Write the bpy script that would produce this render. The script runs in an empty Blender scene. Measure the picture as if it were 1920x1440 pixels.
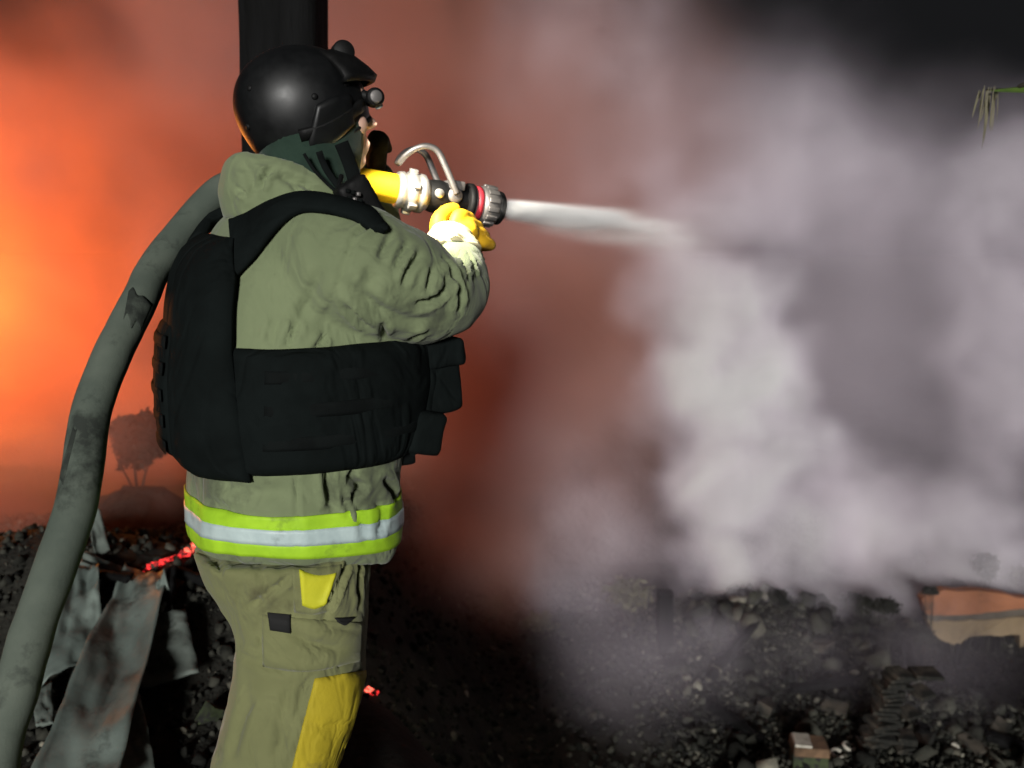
import bpy, bmesh, math, random, os
import numpy as np
from mathutils import Vector, Matrix, noise
from mathutils.bvhtree import BVHTree

sc = bpy.context.scene
COL = sc.collection
rad = math.radians
random.seed(7)
RNG = np.random.default_rng(7)

# ------------------------------------------------------------------ camera
CAM_Z, PITCH, FPX = 1.45, rad(9.2), 1600.0          # focal length in pixels of a 1920 wide frame
cam_d = bpy.data.cameras.new('camera'); cam = bpy.data.objects.new('camera', cam_d); COL.objects.link(cam)
cam.location = (0, 0, CAM_Z); cam.rotation_euler = (math.pi / 2 - PITCH, 0, 0)
cam_d.sensor_width = 36.0; cam_d.lens = 36.0 * FPX / 1920.0; cam_d.clip_start = 0.05; cam_d.clip_end = 500
cam_d.dof.use_dof = True; cam_d.dof.focus_distance = 1.62; cam_d.dof.aperture_fstop = 3.2
sc.camera = cam

# ------------------------------------------------------------------ night sky
w = bpy.data.worlds.new('World'); sc.world = w; w.use_nodes = True
bg = w.node_tree.nodes['Background']
bg.inputs[0].default_value = (.90, .92, 1.0, 1); bg.inputs[1].default_value = .0095           # overcast night, no moon

# ------------------------------------------------------------------ key light: vehicle headlights behind the photographer
SUN_AZ, SUN_EL = 6.0, 11.0                          # degrees to the left of the view axis, degrees up
sun_d = bpy.data.lights.new('sun', 'SUN'); sun = bpy.data.objects.new('sun', sun_d); COL.objects.link(sun)
sun_d.energy = 3.4; sun_d.angle = rad(11.0); sun_d.color = (1.0, 0.985, 0.95)
_d = Vector((math.sin(rad(SUN_AZ)) * math.cos(rad(SUN_EL)), math.cos(rad(SUN_AZ)) * math.cos(rad(SUN_EL)), -math.sin(rad(SUN_EL))))
sun.rotation_euler = _d.to_track_quat('-Z', 'Y').to_euler()

# ------------------------------------------------------------------ exposure and renderer
sc.view_settings.view_transform = 'Standard'; sc.view_settings.look = 'None'
sc.view_settings.exposure = 0.0; sc.view_settings.gamma = 1.0; sc.view_settings.use_curve_mapping = False
sc.cycles.use_denoising = True; sc.cycles.use_adaptive_sampling = True; sc.cycles.adaptive_threshold = .03
sc.cycles.volume_bounces = 2; sc.cycles.diffuse_bounces = 2; sc.cycles.glossy_bounces = 1; sc.cycles.max_bounces = 4; sc.cycles.transparent_max_bounces = 16
sc.cycles.volume_step_rate = 4.0; sc.cycles.volume_max_steps = 512
sc.cycles.sample_clamp_indirect = 4.0

# ------------------------------------------------------------------ helpers
def at(px, py, depth):
    """point seen at pixel (px, py) of the 1920x1440 photograph on the vertical plane y = depth"""
    x, v = (px - 960.0) / FPX, (720.0 - py) / FPX
    d = Vector((x, math.cos(PITCH) + v * math.sin(PITCH), v * math.cos(PITCH) - math.sin(PITCH)))
    return Vector((0, 0, CAM_Z)) + d * (depth / d.y)
def ray_dir(px, py):
    x, v = (px - 960.0) / FPX, (720.0 - py) / FPX
    return Vector((x, math.cos(PITCH) + v * math.sin(PITCH), v * math.cos(PITCH) - math.sin(PITCH))).normalized()
def tag(o, label=None, cat=None, group=None, kind=None):
    if label: o['label'] = label
    if cat: o['category'] = cat
    if group: o['group'] = group
    if kind: o['kind'] = kind
    return o
def empty(name, loc=(0, 0, 0)):
    o = bpy.data.objects.new(name, None); o.location = loc; o.empty_display_size = .1; COL.objects.link(o)
    return o
def link(name, me, m=None, parent=None, smooth=True):
    o = bpy.data.objects.new(name, me); COL.objects.link(o)
    if m is not None and not me.materials: me.materials.append(m)
    if smooth and len(me.polygons): me.polygons.foreach_set('use_smooth', [True] * len(me.polygons))
    if parent is not None:
        o.parent = parent
        o.matrix_parent_inverse = parent_world(parent).inverted()
    return o
def parent_world(p):
    return p.matrix_basis.copy() if p.parent is None else parent_world(p.parent) @ p.matrix_parent_inverse @ p.matrix_basis
# ------------------------------------------------------------------ materials
def pbr(name, col, rough=.8, col2=None, scale=8.0, detail=5.0, lo=.38, hi=.62, bump=0.0, bscale=60.0, bdist=.002, metal=0.0, spec=.5, sheen=0.0, stretch=(1, 1, 1), weave=0.0, island=None, coords='Object', rough_var=0.0, stain=None, wrinkle=0.0, wscale=9.0, wstretch=(1, 1, .6)):
    m = bpy.data.materials.new(name); m.use_nodes = True; nt = m.node_tree; N, L = nt.nodes.new, nt.links.new
    b = nt.nodes['Principled BSDF']; b.inputs['Roughness'].default_value = rough; b.inputs['Metallic'].default_value = metal
    b.inputs['Specular IOR Level'].default_value = spec
    if sheen: b.inputs['Sheen Weight'].default_value = sheen; b.inputs['Sheen Roughness'].default_value = .5
    tc = N('ShaderNodeTexCoord'); mp = N('ShaderNodeMapping'); mp.inputs['Scale'].default_value = stretch; L(tc.outputs[coords], mp.inputs[0])
    color = None
    if col2 is not None:
        n = N('ShaderNodeTexNoise'); n.inputs['Scale'].default_value = scale; n.inputs['Detail'].default_value = detail; n.inputs['Roughness'].default_value = .6; L(mp.outputs[0], n.inputs['Vector'])
        r = N('ShaderNodeMapRange'); r.inputs[1].default_value = lo; r.inputs[2].default_value = hi; L(n.outputs['Fac'], r.inputs[0])
        mx = N('ShaderNodeMix'); mx.data_type = 'RGBA'; mx.inputs[6].default_value = (*col, 1); mx.inputs[7].default_value = (*col2, 1); L(r.outputs[0], mx.inputs[0])
        color = mx.outputs[2]
        if rough_var:
            rr = N('ShaderNodeMapRange'); rr.inputs[3].default_value = rough; rr.inputs[4].default_value = rough + rough_var; L(r.outputs[0], rr.inputs[0]); L(rr.outputs[0], b.inputs['Roughness'])
    if island:                                          # per-piece colour choice: list of (position, colour)
        g = N('ShaderNodeNewGeometry'); cr = N('ShaderNodeValToRGB'); cr.color_ramp.interpolation = 'LINEAR'
        while len(cr.color_ramp.elements) < len(island): cr.color_ramp.elements.new(.5)
        for e, (p, c) in zip(cr.color_ramp.elements, island): e.position = p; e.color = (*c, 1)
        L(g.outputs['Random Per Island'], cr.inputs[0])
        if color is None: color = cr.outputs[0]
        else:
            mu = N('ShaderNodeMix'); mu.data_type = 'RGBA'; mu.blend_type = 'MULTIPLY'; mu.inputs[0].default_value = 1; L(color, mu.inputs[6]); L(cr.outputs[0], mu.inputs[7]); color = mu.outputs[2]
    if stain:                                           # (colour, noise scale, threshold): soot marks with a shape of their own
        n3 = N('ShaderNodeTexNoise'); n3.inputs['Scale'].default_value = stain[1]; n3.inputs['Detail'].default_value = 6; n3.inputs['Roughness'].default_value = .65; L(tc.outputs[coords], n3.inputs['Vector'])
        r3 = N('ShaderNodeMapRange'); r3.inputs[1].default_value = stain[2]; r3.inputs[2].default_value = stain[2] + .1; L(n3.outputs['Fac'], r3.inputs[0])
        m3 = N('ShaderNodeMix'); m3.data_type = 'RGBA'; L(r3.outputs[0], m3.inputs[0]); m3.inputs[7].default_value = (*stain[0], 1)
        if color is None: m3.inputs[6].default_value = (*col, 1)
        else: L(color, m3.inputs[6])
        color = m3.outputs[2]
    if color is None: b.inputs['Base Color'].default_value = (*col, 1)
    else: L(color, b.inputs['Base Color'])
    nrm = None
    if bump:
        n2 = N('ShaderNodeTexNoise'); n2.inputs['Scale'].default_value = bscale; n2.inputs['Detail'].default_value = 6; n2.inputs['Roughness'].default_value = .6; L(mp.outputs[0], n2.inputs['Vector'])
        bp = N('ShaderNodeBump'); bp.inputs['Strength'].default_value = bump; bp.inputs['Distance'].default_value = bdist; L(n2.outputs['Fac'], bp.inputs['Height']); nrm = bp.outputs[0]
    if wrinkle:                                         # thin crease lines: folded noise
        mp2 = N('ShaderNodeMapping'); mp2.inputs['Scale'].default_value = wstretch; mp2.inputs['Rotation'].default_value = (.3, .5, .2); L(tc.outputs[coords], mp2.inputs[0])
        nw = N('ShaderNodeTexNoise'); nw.inputs['Scale'].default_value = wscale; nw.inputs['Detail'].default_value = 3; nw.inputs['Roughness'].default_value = .5; nw.inputs['Distortion'].default_value = .8; L(mp2.outputs[0], nw.inputs['Vector'])
        sb = N('ShaderNodeMath'); sb.operation = 'SUBTRACT'; sb.inputs[1].default_value = .5; L(nw.outputs['Fac'], sb.inputs[0])
        ab = N('ShaderNodeMath'); ab.operation = 'ABSOLUTE'; L(sb.outputs[0], ab.inputs[0])
        rg_ = N('ShaderNodeMapRange'); rg_.interpolation_type = 'SMOOTHSTEP'; rg_.inputs[1].default_value = 0.0; rg_.inputs[2].default_value = .10; L(ab.outputs[0], rg_.inputs[0])
        bw = N('ShaderNodeBump'); bw.inputs['Strength'].default_value = wrinkle; bw.inputs['Distance'].default_value = .006; L(rg_.outputs[0], bw.inputs['Height'])
        if nrm is not None: L(nrm, bw.inputs['Normal'])
        nrm = bw.outputs[0]
    if weave:
        ws = []
        for i, ax in enumerate(('X', 'Z')):
            wv = N('ShaderNodeTexWave'); wv.bands_direction = ax; wv.inputs['Scale'].default_value = weave; wv.inputs['Distortion'].default_value = 1.0; wv.inputs['Detail Scale'].default_value = 3; L(tc.outputs[coords], wv.inputs['Vector']); ws.append(wv.outputs['Fac'])
        ad = N('ShaderNodeMath'); ad.operation = 'MULTIPLY'; L(ws[0], ad.inputs[0]); L(ws[1], ad.inputs[1])
        b2 = N('ShaderNodeBump'); b2.inputs['Strength'].default_value = .25; b2.inputs['Distance'].default_value = .001; L(ad.outputs[0], b2.inputs['Height'])
        if nrm is not None: L(nrm, b2.inputs['Normal'])
        nrm = b2.outputs[0]
    if nrm is not None: L(nrm, b.inputs['Normal'])
    return m
def emitter(name, col, strength, base=(.02, .01, .01), scale=25, lo=.45, hi=.6):
    m = pbr(name, base, .9); nt = m.node_tree; b = nt.nodes['Principled BSDF']
    tc = nt.nodes.new('ShaderNodeTexCoord'); n = nt.nodes.new('ShaderNodeTexNoise'); n.inputs['Scale'].default_value = scale; n.inputs['Detail'].default_value = 4
    nt.links.new(tc.outputs['Object'], n.inputs['Vector'])
    r = nt.nodes.new('ShaderNodeMapRange'); r.inputs[1].default_value = lo; r.inputs[2].default_value = hi; r.inputs[4].default_value = strength; nt.links.new(n.outputs['Fac'], r.inputs[0])
    b.inputs['Emission Color'].default_value = (*col, 1); nt.links.new(r.outputs[0], b.inputs['Emission Strength'])
    return m
M = {}
M['jacket'] = pbr('olive jacket cloth', (.190, .228, .122), .85, (.158, .192, .102), 5, 4, bump=.35, bscale=180, bdist=.0012, sheen=.15, spec=.25, weave=260, stain=((.095, .112, .064), 4.2, .55), wrinkle=.45)
M['trousers'] = pbr('khaki trouser cloth', (.196, .204, .090), .85, (.160, .168, .073), 5, 4, bump=.35, bscale=180, bdist=.0012, sheen=.15, spec=.25, weave=260, stain=((.105, .102, .048), 4.4, .55), wrinkle=.45)
M['vest'] = pbr('black vest nylon', (.0065, .0090, .0088), .9, (.0048, .0065, .0063), 9, 3, bump=.35, bscale=140, bdist=.0015, spec=.06, weave=220, wrinkle=.6, wscale=7)
M['webbing'] = pbr('black webbing', (.006, .0078, .0076), .85, (.0042, .0052, .0052), 20, 2, bump=.4, bscale=300, spec=.08)
M['helmet'] = pbr('black helmet shell', (.0028, .0032, .0036), .45, (.004, .0045, .005), 30, 3, bump=.08, bscale=90, bdist=.001, spec=.52, rough_var=.06)
M['rubber'] = pbr('black rubber', (.004, .004, .0042), .6, (.007, .007, .007), 40, 3, bump=.2, bscale=200, spec=.22)
M['balaclava'] = pbr('dark green knit hood', (.022, .042, .030), .95, (.016, .032, .023), 30, 4, bump=.5, bscale=220, sheen=.2, spec=.15)
M['skin'] = pbr('skin', (.62, .40, .30), .5, (.58, .34, .26), 15, 3, bump=.1, bscale=300, spec=.4)
M['lime'] = pbr('lime reflective tape', (.40, .68, .03), .6, (.33, .58, .025), 20, 3, bump=.25, bscale=160, spec=.3, stain=((.20, .33, .03), 9, .58))
M['silver'] = pbr('silver reflective tape', (.50, .61, .60), .45, (.40, .50, .50), 18, 3, bump=.25, bscale=160, spec=.5, stain=((.26, .31, .30), 9, .58))
M['yellow_patch'] = pbr('yellow patch', (.62, .60, .03), .65, (.52, .52, .025), 12, 3, bump=.3, bscale=150, spec=.3)
M['knee_patch'] = pbr('ochre knee patch', (.43, .34, .022), .75, (.34, .27, .018), 8, 4, bump=.35, bscale=150, spec=.25, stain=((.20, .165, .03), 7, .54), wrinkle=.4)
M['black_patch'] = pbr('black patch', (.006, .006, .006), .85)
M['glove'] = pbr('yellow leather glove', (.80, .46, .02), .6, (.72, .40, .018), 20, 4, bump=.3, bscale=110, bdist=.002, spec=.35)
M['cuff'] = pbr('lamplit cream cuff', (.62, .55, .34), .8, (.54, .47, .28), 14, 4, bump=.4, bscale=140, spec=.2)  # cream colour stands in for lamplight bleaching the sleeve end
M['shaded_glove'] = pbr('glove in painted shade', (.085, .075, .03), .85, (.06, .052, .022), 14, 4, bump=.4, bscale=140, spec=.2)  # far glove's shadow is put into this darker olive colour
M['boot'] = pbr('black boot leather', (.012, .011, .010), .5, (.025, .022, .018), 12, 4, bump=.3, bscale=100, spec=.4)
M['hose'] = pbr('grey green hose canvas', (.122, .142, .114), .85, (.080, .098, .080), 5, 6, bump=.5, bscale=220, bdist=.0015, spec=.2, weave=330, stain=((.034, .040, .034), 7.5, .545))
M['hose_dark'] = pbr('scorched hose canvas', (.030, .035, .030), .9, (.075, .088, .072), 35, 6, lo=.45, hi=.70, bump=.5, bscale=220, spec=.15)
M['hose_yellow'] = pbr('yellow hose cloth', (.80, .50, .008), .7, (.70, .42, .008), 20, 4, bump=.4, bscale=250, spec=.25)
M['alu'] = pbr('worn aluminium', (.72, .70, .66), .35, (.50, .48, .45), 30, 5, bump=.25, bscale=120, bdist=.001, metal=.85, rough_var=.2)
M['dark_alu'] = pbr('grey cast metal', (.30, .28, .27), .42, (.17, .16, .155), 35, 5, bump=.25, bscale=120, bdist=.001, metal=.7, rough_var=.2)
M['red_ring'] = pbr('red rubber ring', (.42, .03, .045), .45, (.28, .02, .03), 30, 4, bump=.2, bscale=120)
M['char_wood'] = pbr('charred wood', (.0028, .0028, .0028), .85, (.0065, .0066, .0068), 5, 6, bump=.9, bscale=14, bdist=.012, stretch=(3, 3, .35), spec=.12)
M['ground'] = pbr('charred soil', (.016, .016, .014), .95, (.035, .034, .028), 3, 8, bump=.8, bscale=22, bdist=.03, spec=.15)
M['rubble'] = pbr('charred rubble', (.75, .75, .72), .92, (1.1, 1.08, 1.0), 18, 5, bump=.7, bscale=40, bdist=.008, spec=.15,
                  island=[(0, (.009, .0095, .009)), (.4, (.025, .0255, .022)), (.85, (.055, .055, .047)), (.975, (.10, .095, .08)), (1, (.26, .25, .21))])
M['brick'] = pbr('sooty brick', (.070, .060, .048), .92, (.018, .018, .016), 9, 6, bump=.7, bscale=50, bdist=.006, spec=.15, lo=.40, hi=.56)
M['sheet'] = pbr('bent zinc sheet', (.185, .225, .20), .6, (.10, .125, .112), 3.5, 6, bump=.3, bscale=14, bdist=.01, metal=.15, spec=.4, stain=((.045, .05, .043), 4.0, .57))
M['slate'] = pbr('broken slate board', (.15, .175, .155), .85, (.085, .10, .088), 4.5, 6, bump=.4, bscale=40, bdist=.006, spec=.2, stain=((.03, .033, .028), 5, .56))
M['ash'] = pbr('sooty ash', (.030, .028, .024), .95, (.012, .012, .011), 6, 7, bump=.9, bscale=25, bdist=.02, spec=.1)
M['char_leaf'] = pbr('scorched leaves', (.014, .015, .012), .9, (.028, .028, .022), 8, 3, spec=.15)
M['dry_leaf'] = pbr('dry weed', (.105, .098, .062), .9, (.06, .058, .038), 8, 3, spec=.15)
M['green_leaf'] = pbr('green leaf', (.075, .125, .022), .6, (.05, .09, .016), 12, 3, spec=.35)
M['straw'] = pbr('hanging dry strand', (.17, .155, .10), .85, (.11, .10, .07), 12, 3, spec=.2)
M['bark'] = pbr('bark', (.035, .030, .024), .95, (.02, .017, .014), 10, 5, bump=.8, bscale=18, bdist=.01, stretch=(1, 1, .3), spec=.15)
M['orange_plaster'] = pbr('orange plaster', (.31, .128, .068), .92, (.23, .094, .050), 5, 6, bump=.5, bscale=40, bdist=.006, spec=.15, stain=((.10, .055, .035), 5, .60))
M['tan_plaster'] = pbr('tan plaster', (.22, .162, .100), .92, (.165, .120, .076), 5, 6, bump=.5, bscale=40, bdist=.006, spec=.15, stain=((.09, .065, .045), 5, .60))
M['grey_mortar'] = pbr('sooty mortar', (.10, .085, .07), .95, (.06, .052, .045), 9, 6, bump=.6, bscale=50, bdist=.006, spec=.1)
M['pale'] = pbr('pale chalky scrap', (.50, .47, .40), .85, (.30, .28, .23), 14, 5, bump=.4, bscale=60, bdist=.004)
M['box_brown'] = pbr('scorched brown board', (.17, .10, .055), .9, (.075, .045, .025), 12, 6, bump=.5, bscale=60, bdist=.004)
M['box_green'] = pbr('dull green board', (.045, .062, .022), .85, (.02, .028, .012), 12, 5, bump=.4, bscale=60, bdist=.004, stain=((.012, .012, .01), 18, .5))
M['ember'] = emitter('glowing ember', (1.0, .035, .035), 2.4, scale=70, lo=.42, hi=.68)
M['ember_hot'] = emitter('white hot ember', (1.0, .13, .08), 4.0, scale=70, lo=.38, hi=.62)
M['lens'] = pbr('lamp glass', (.35, .38, .38), .12, spec=.6)
# ------------------------------------------------------------------ mesh helpers
def mesh(name, verts, faces):
    me = bpy.data.meshes.new(name); me.from_pydata([tuple(v) for v in verts], [], faces); me.update()
    return me
def rings_mesh(name, rings, closed=True, cap=True):
    """loft through rings of equal point count"""
    n = len(rings[0]); V = [p for r in rings for p in r]; F = []
    for i in range(len(rings) - 1):
        for j in range(n if closed else n - 1):
            a, b = i * n + j, i * n + (j + 1) % n
            F.append((a, b, b + n, a + n))
    if cap:
        F.append(tuple(range(n - 1, -1, -1))); F.append(tuple((len(rings) - 1) * n + j for j in range(n)))
    return mesh(name, V, F)
def catmull(P, n=8):
    """resample a polyline of points / tuples with a Catmull-Rom spline"""
    P = [np.array(p, float) for p in P]; out = []
    for i in range(len(P) - 1):
        p0, p1, p2, p3 = P[max(i - 1, 0)], P[i], P[i + 1], P[min(i + 2, len(P) - 1)]
        for k in range(n):
            t = k / n
            out.append(.5 * ((2 * p1) + (-p0 + p2) * t + (2 * p0 - 5 * p1 + 4 * p2 - p3) * t * t + (-p0 + 3 * p1 - 3 * p2 + p3) * t ** 3))
    out.append(P[-1]); return out
def tube_rings(path, radii, n=20, flat=1.0, up=(0, 0, 1), round_ends=False):
    """path: points, radii: one per point"""
    path = [Vector(p) for p in path]; rings = []; u = None
    for i, p in enumerate(path):
        t = (path[min(i + 1, len(path) - 1)] - path[max(i - 1, 0)]).normalized()
        if u is None:
            u = Vector(up) - t * Vector(up).dot(t)
            if u.length < 1e-3: u = Vector((1, 0, 0)) - t * t.x
        u = (u - t * u.dot(t)).normalized(); v = t.cross(u); r = radii[i]
        rings.append([p + u * (r * math.cos(a) * flat) + v * (r * math.sin(a)) for a in np.linspace(0, 2 * math.pi, n, endpoint=False)])
    if round_ends:
        for end in (0, -1):
            p = path[end]; q = path[1] if end == 0 else path[-2]; t = (p - q).normalized(); r = radii[end]; base = rings[end]
            for k in ((.5, .866), (.866, .5), (.98, .15)):
                rg = [p + (b - p) * k[1] + t * (r * k[0]) for b in base]
                if end == 0: rings.insert(0, rg)
                else: rings.append(rg)
    return rings
def tube(name, path, radii, n=20, **k):
    if isinstance(radii, (int, float)): radii = [radii] * len(path)
    return rings_mesh(name, tube_rings(path, radii, n, **k))
def spath(pts, n=8):
    """pts: (Vector, radius) pairs -> smooth path and radii"""
    S = catmull([(*p, r) for p, r in pts], n)
    return [Vector(s[:3]) for s in S], [float(s[3]) for s in S]
def lathe(name, o, d, prof, n=32, up=(0, 0, 1)):
    """profile (s, r) turned about the axis o + s d"""
    d = Vector(d).normalized(); u = Vector(up); u = (u - d * u.dot(d)).normalized(); v = d.cross(u)
    return rings_mesh(name, [[o + d * s + (u * math.cos(a) + v * math.sin(a)) * max(r, 1e-4) for a in np.linspace(0, 2 * math.pi, n, endpoint=False)] for s, r in prof])
def box_mesh(name, c, ax, ay, az, bevel=.004, seg=2, taper=1.0, jitter=0.0):
    """box with half-axes as vectors, bevelled"""
    bm = bmesh.new(); V = []
    for sz in (-1, 1):
        for sy in (-1, 1):
            for sx in (-1, 1):
                k = taper if sz > 0 else 1.0
                V.append(bm.verts.new(Vector(c) + Vector(ax) * (sx * k) + Vector(ay) * (sy * k) + Vector(az) * sz + Vector([random.uniform(-jitter, jitter) for _ in range(3)])))
    for f in ((0, 2, 3, 1), (4, 5, 7, 6), (0, 1, 5, 4), (2, 6, 7, 3), (0, 4, 6, 2), (1, 3, 7, 5)): bm.faces.new([V[i] for i in f])
    if bevel: bmesh.ops.bevel(bm, geom=bm.edges[:], offset=bevel, segments=seg, profile=.6, affect='EDGES')
    bmesh.ops.recalc_face_normals(bm, faces=bm.faces[:])
    me = bpy.data.meshes.new(name); bm.to_mesh(me); bm.free(); return me
def join_meshes(name, meshes):
    V, F, o = [], [], 0
    for me in meshes:
        n = len(me.vertices); co = np.empty(n * 3); me.vertices.foreach_get('co', co); V.extend(co.reshape(-1, 3).tolist())
        F.extend([tuple(i + o for i in p.vertices) for p in me.polygons]); o += n
    return mesh(name, V, F)
def fix_normals(me):
    bm = bmesh.new(); bm.from_mesh(me); bmesh.ops.recalc_face_normals(bm, faces=bm.faces[:]); bm.to_mesh(me); bm.free(); return me
def remesh(name, meshes, voxel, smooth=4, factor=.5):
    """fuse closed meshes into one continuous skin"""
    for me in meshes: fix_normals(me)
    o = bpy.data.objects.new('tmp', join_meshes('tmp', meshes)); COL.objects.link(o)
    r = o.modifiers.new('r', 'REMESH'); r.mode = 'VOXEL'; r.voxel_size = voxel
    if smooth: s = o.modifiers.new('s', 'SMOOTH'); s.iterations = smooth; s.factor = factor
    dg = bpy.context.evaluated_depsgraph_get(); me = bpy.data.meshes.new_from_object(o.evaluated_get(dg)); me.name = name; me.materials.clear()
    old = o.data; bpy.data.objects.remove(o); bpy.data.meshes.remove(old)
    return me
def coords(me):
    a = np.empty(len(me.vertices) * 3); me.vertices.foreach_get('co', a); return a.reshape(-1, 3)
def vnormals(me):
    a = np.empty(len(me.vertices) * 3); me.vertices.foreach_get('normal', a); return a.reshape(-1, 3)
def set_coords(me, a):
    me.vertices.foreach_set('co', a.ravel()); me.update()
def bvh(me): return BVHTree.FromPolygons([v.co.copy() for v in me.vertices], [tuple(p.vertices) for p in me.polygons])
def cast(tree, px, py):
    """first surface point met by the line of sight through a pixel"""
    h = tree.ray_cast(Vector((0, 0, CAM_Z)), ray_dir(px, py)); return (h[0], h[1]) if h[0] is not None else (None, None)
def noise_disp(me, amp, scale, octaves=3, stretch=(1, 1, 1), seed=0.0, ridged=False):
    co, no = coords(me), vnormals(me); d = np.empty(len(co))
    for i, c in enumerate(co):
        p = Vector((c[0] * stretch[0], c[1] * stretch[1], c[2] * stretch[2])) * scale + Vector((seed, seed * .37, -seed))
        v = noise.fractal(p, 1.0, 2.0, octaves)
        d[i] = (1 - 2 * min(abs(v) * 1.6, 1)) if ridged else v
    set_coords(me, co + no * (amp * d)[:, None])
def crease(me, lines, tree=None):
    """press folds into cloth: lines = (pixels, width, depth); pixels are followed on the cloth's own surface"""
    tree = tree or bvh(me); co, no = coords(me), vnormals(me); disp = np.zeros(len(co))
    for pix, wd, dp in lines:
        P = []
        for q in catmull(pix, 6):
            h, _ = cast(tree, q[0], q[1])
            if h is not None: P.append(np.array(h))
        if len(P) < 2: continue
        dist = np.full(len(co), 9.0); tt = np.zeros(len(co))
        for k in range(len(P) - 1):
            a, b = P[k], P[k + 1]; ab = b - a; L2 = max(ab @ ab, 1e-9)
            if L2 > .05 ** 2: continue
            t = np.clip(((co - a) @ ab) / L2, 0, 1); dd = np.linalg.norm(co - (a + t[:, None] * ab), axis=1)
            m = dd < dist; dist[m] = dd[m]; tt[m] = (k + t[m]) / (len(P) - 1)
        taper = np.clip(np.sin(np.pi * np.clip(tt, .03, .97)) * 1.6, 0, 1)
        wd = wd * .85
        disp += taper * dp * 1.3 * (-np.exp(-(dist / wd) ** 2) + .38 * np.exp(-((dist - 2.1 * wd) / (1.1 * wd)) ** 2))
    set_coords(me, co + no * disp[:, None])
def patch(name, tree, pix, offset=.003, thick=.003, n=10, m=10, edge=.35):
    """a cloth piece sewn on a surface: pix = four corner pixels (or two equal-length edge polylines: top, bottom)"""
    if len(pix) == 4 and not isinstance(pix[0][0], (tuple, list)): top, bot = [pix[0], pix[1]], [pix[3], pix[2]]
    else: top, bot = pix
    T, B = catmull(top, max(1, n // (len(top) - 1))), catmull(bot, max(1, n // (len(bot) - 1))); C = len(T)
    P, Nn = [], []
    for i in range(m + 1):
        for j in range(C):
            q = T[j] * (1 - i / m) + B[j] * (i / m); h, nn = cast(tree, q[0], q[1])
            P.append(h); Nn.append(nn)
    for k in range(len(P)):                              # beyond the silhouette: keep the neighbour's depth
        if P[k] is None:
            i, j = divmod(k, C); best = min((abs(i - a // C) + abs(j - a % C), a) for a in range(len(P)) if Nn[a] is not None)[1]
            P[k] = P[best] + Vector((.0005 * (j - best % C), 0, -.0005 * (i - best // C)))
    ref = [x for x in Nn if x is not None]; av = sum(ref, Vector()) / len(ref)
    Nn = [(x if x is not None else av) for x in Nn]
    sm = []
    for k in range(len(P)):
        i, j = divmod(k, C); acc = Vector()
        for di in (-1, 0, 1):
            for dj in (-1, 0, 1):
                if 0 <= i + di <= m and 0 <= j + dj < C: acc += Nn[(i + di) * C + j + dj]
        sm.append(acc.normalized())
    Vt, Vb = [], []
    for k in range(len(P)):
        i, j = divmod(k, C); rim = (i in (0, m)) or (j in (0, C - 1))
        Vt.append(P[k] + sm[k] * (offset + thick * (edge if rim else 1.0))); Vb.append(P[k] + sm[k] * (offset - .004))
    o = len(P); F = []
    for i in range(m):
        for j in range(C - 1):
            a = i * C + j; F.append((a, a + C, a + C + 1, a + 1)); F.append((o + a, o + a + 1, o + a + C + 1, o + a + C))
    loop = [j for j in range(C)] + [i * C + C - 1 for i in range(1, m + 1)] + [m * C + j for j in range(C - 2, -1, -1)] + [i * C for i in range(m - 1, 0, -1)]
    for a, b in zip(loop, loop[1:] + loop[:1]): F.append((a, b, o + b, o + a))
    return fix_normals(mesh(name, Vt + Vb, F))
def ribbon(name, pts, nrm, width, thick, n=6, round_=True):
    """flat strap along points, facing nrm (one per point)"""
    R = []
    for i, p in enumerate(pts):
        t = (pts[min(i + 1, len(pts) - 1)] - pts[max(i - 1, 0)]).normalized(); nn = (nrm[i] - t * nrm[i].dot(t)).normalized(); s = t.cross(nn)
        h, w_ = thick / 2, (width[i] if isinstance(width, (list, tuple)) else width) / 2
        R.append([p + s * (w_ * a) + nn * (h * b) for a, b in ((-1, -.5), (-.92, -1), (.92, -1), (1, -.5), (1, .5), (.92, 1), (0, 1.15), (-.92, 1), (-1, .5))])
    return fix_normals(rings_mesh(name, R))
U_ = Vector((0, 0, 1))
def blob(c, ax, n=14):
    """ellipsoid with vector half-axes"""
    return rings_mesh('b', [[Vector(c) + Vector(ax[0]) * (math.cos(t) * math.cos(p)) + Vector(ax[1]) * (math.sin(t) * math.cos(p)) + Vector(ax[2]) * math.sin(p) for t in np.linspace(0, 2 * math.pi, 2 * n, endpoint=False)] for p in np.linspace(-1.5, 1.5, n)])
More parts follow.
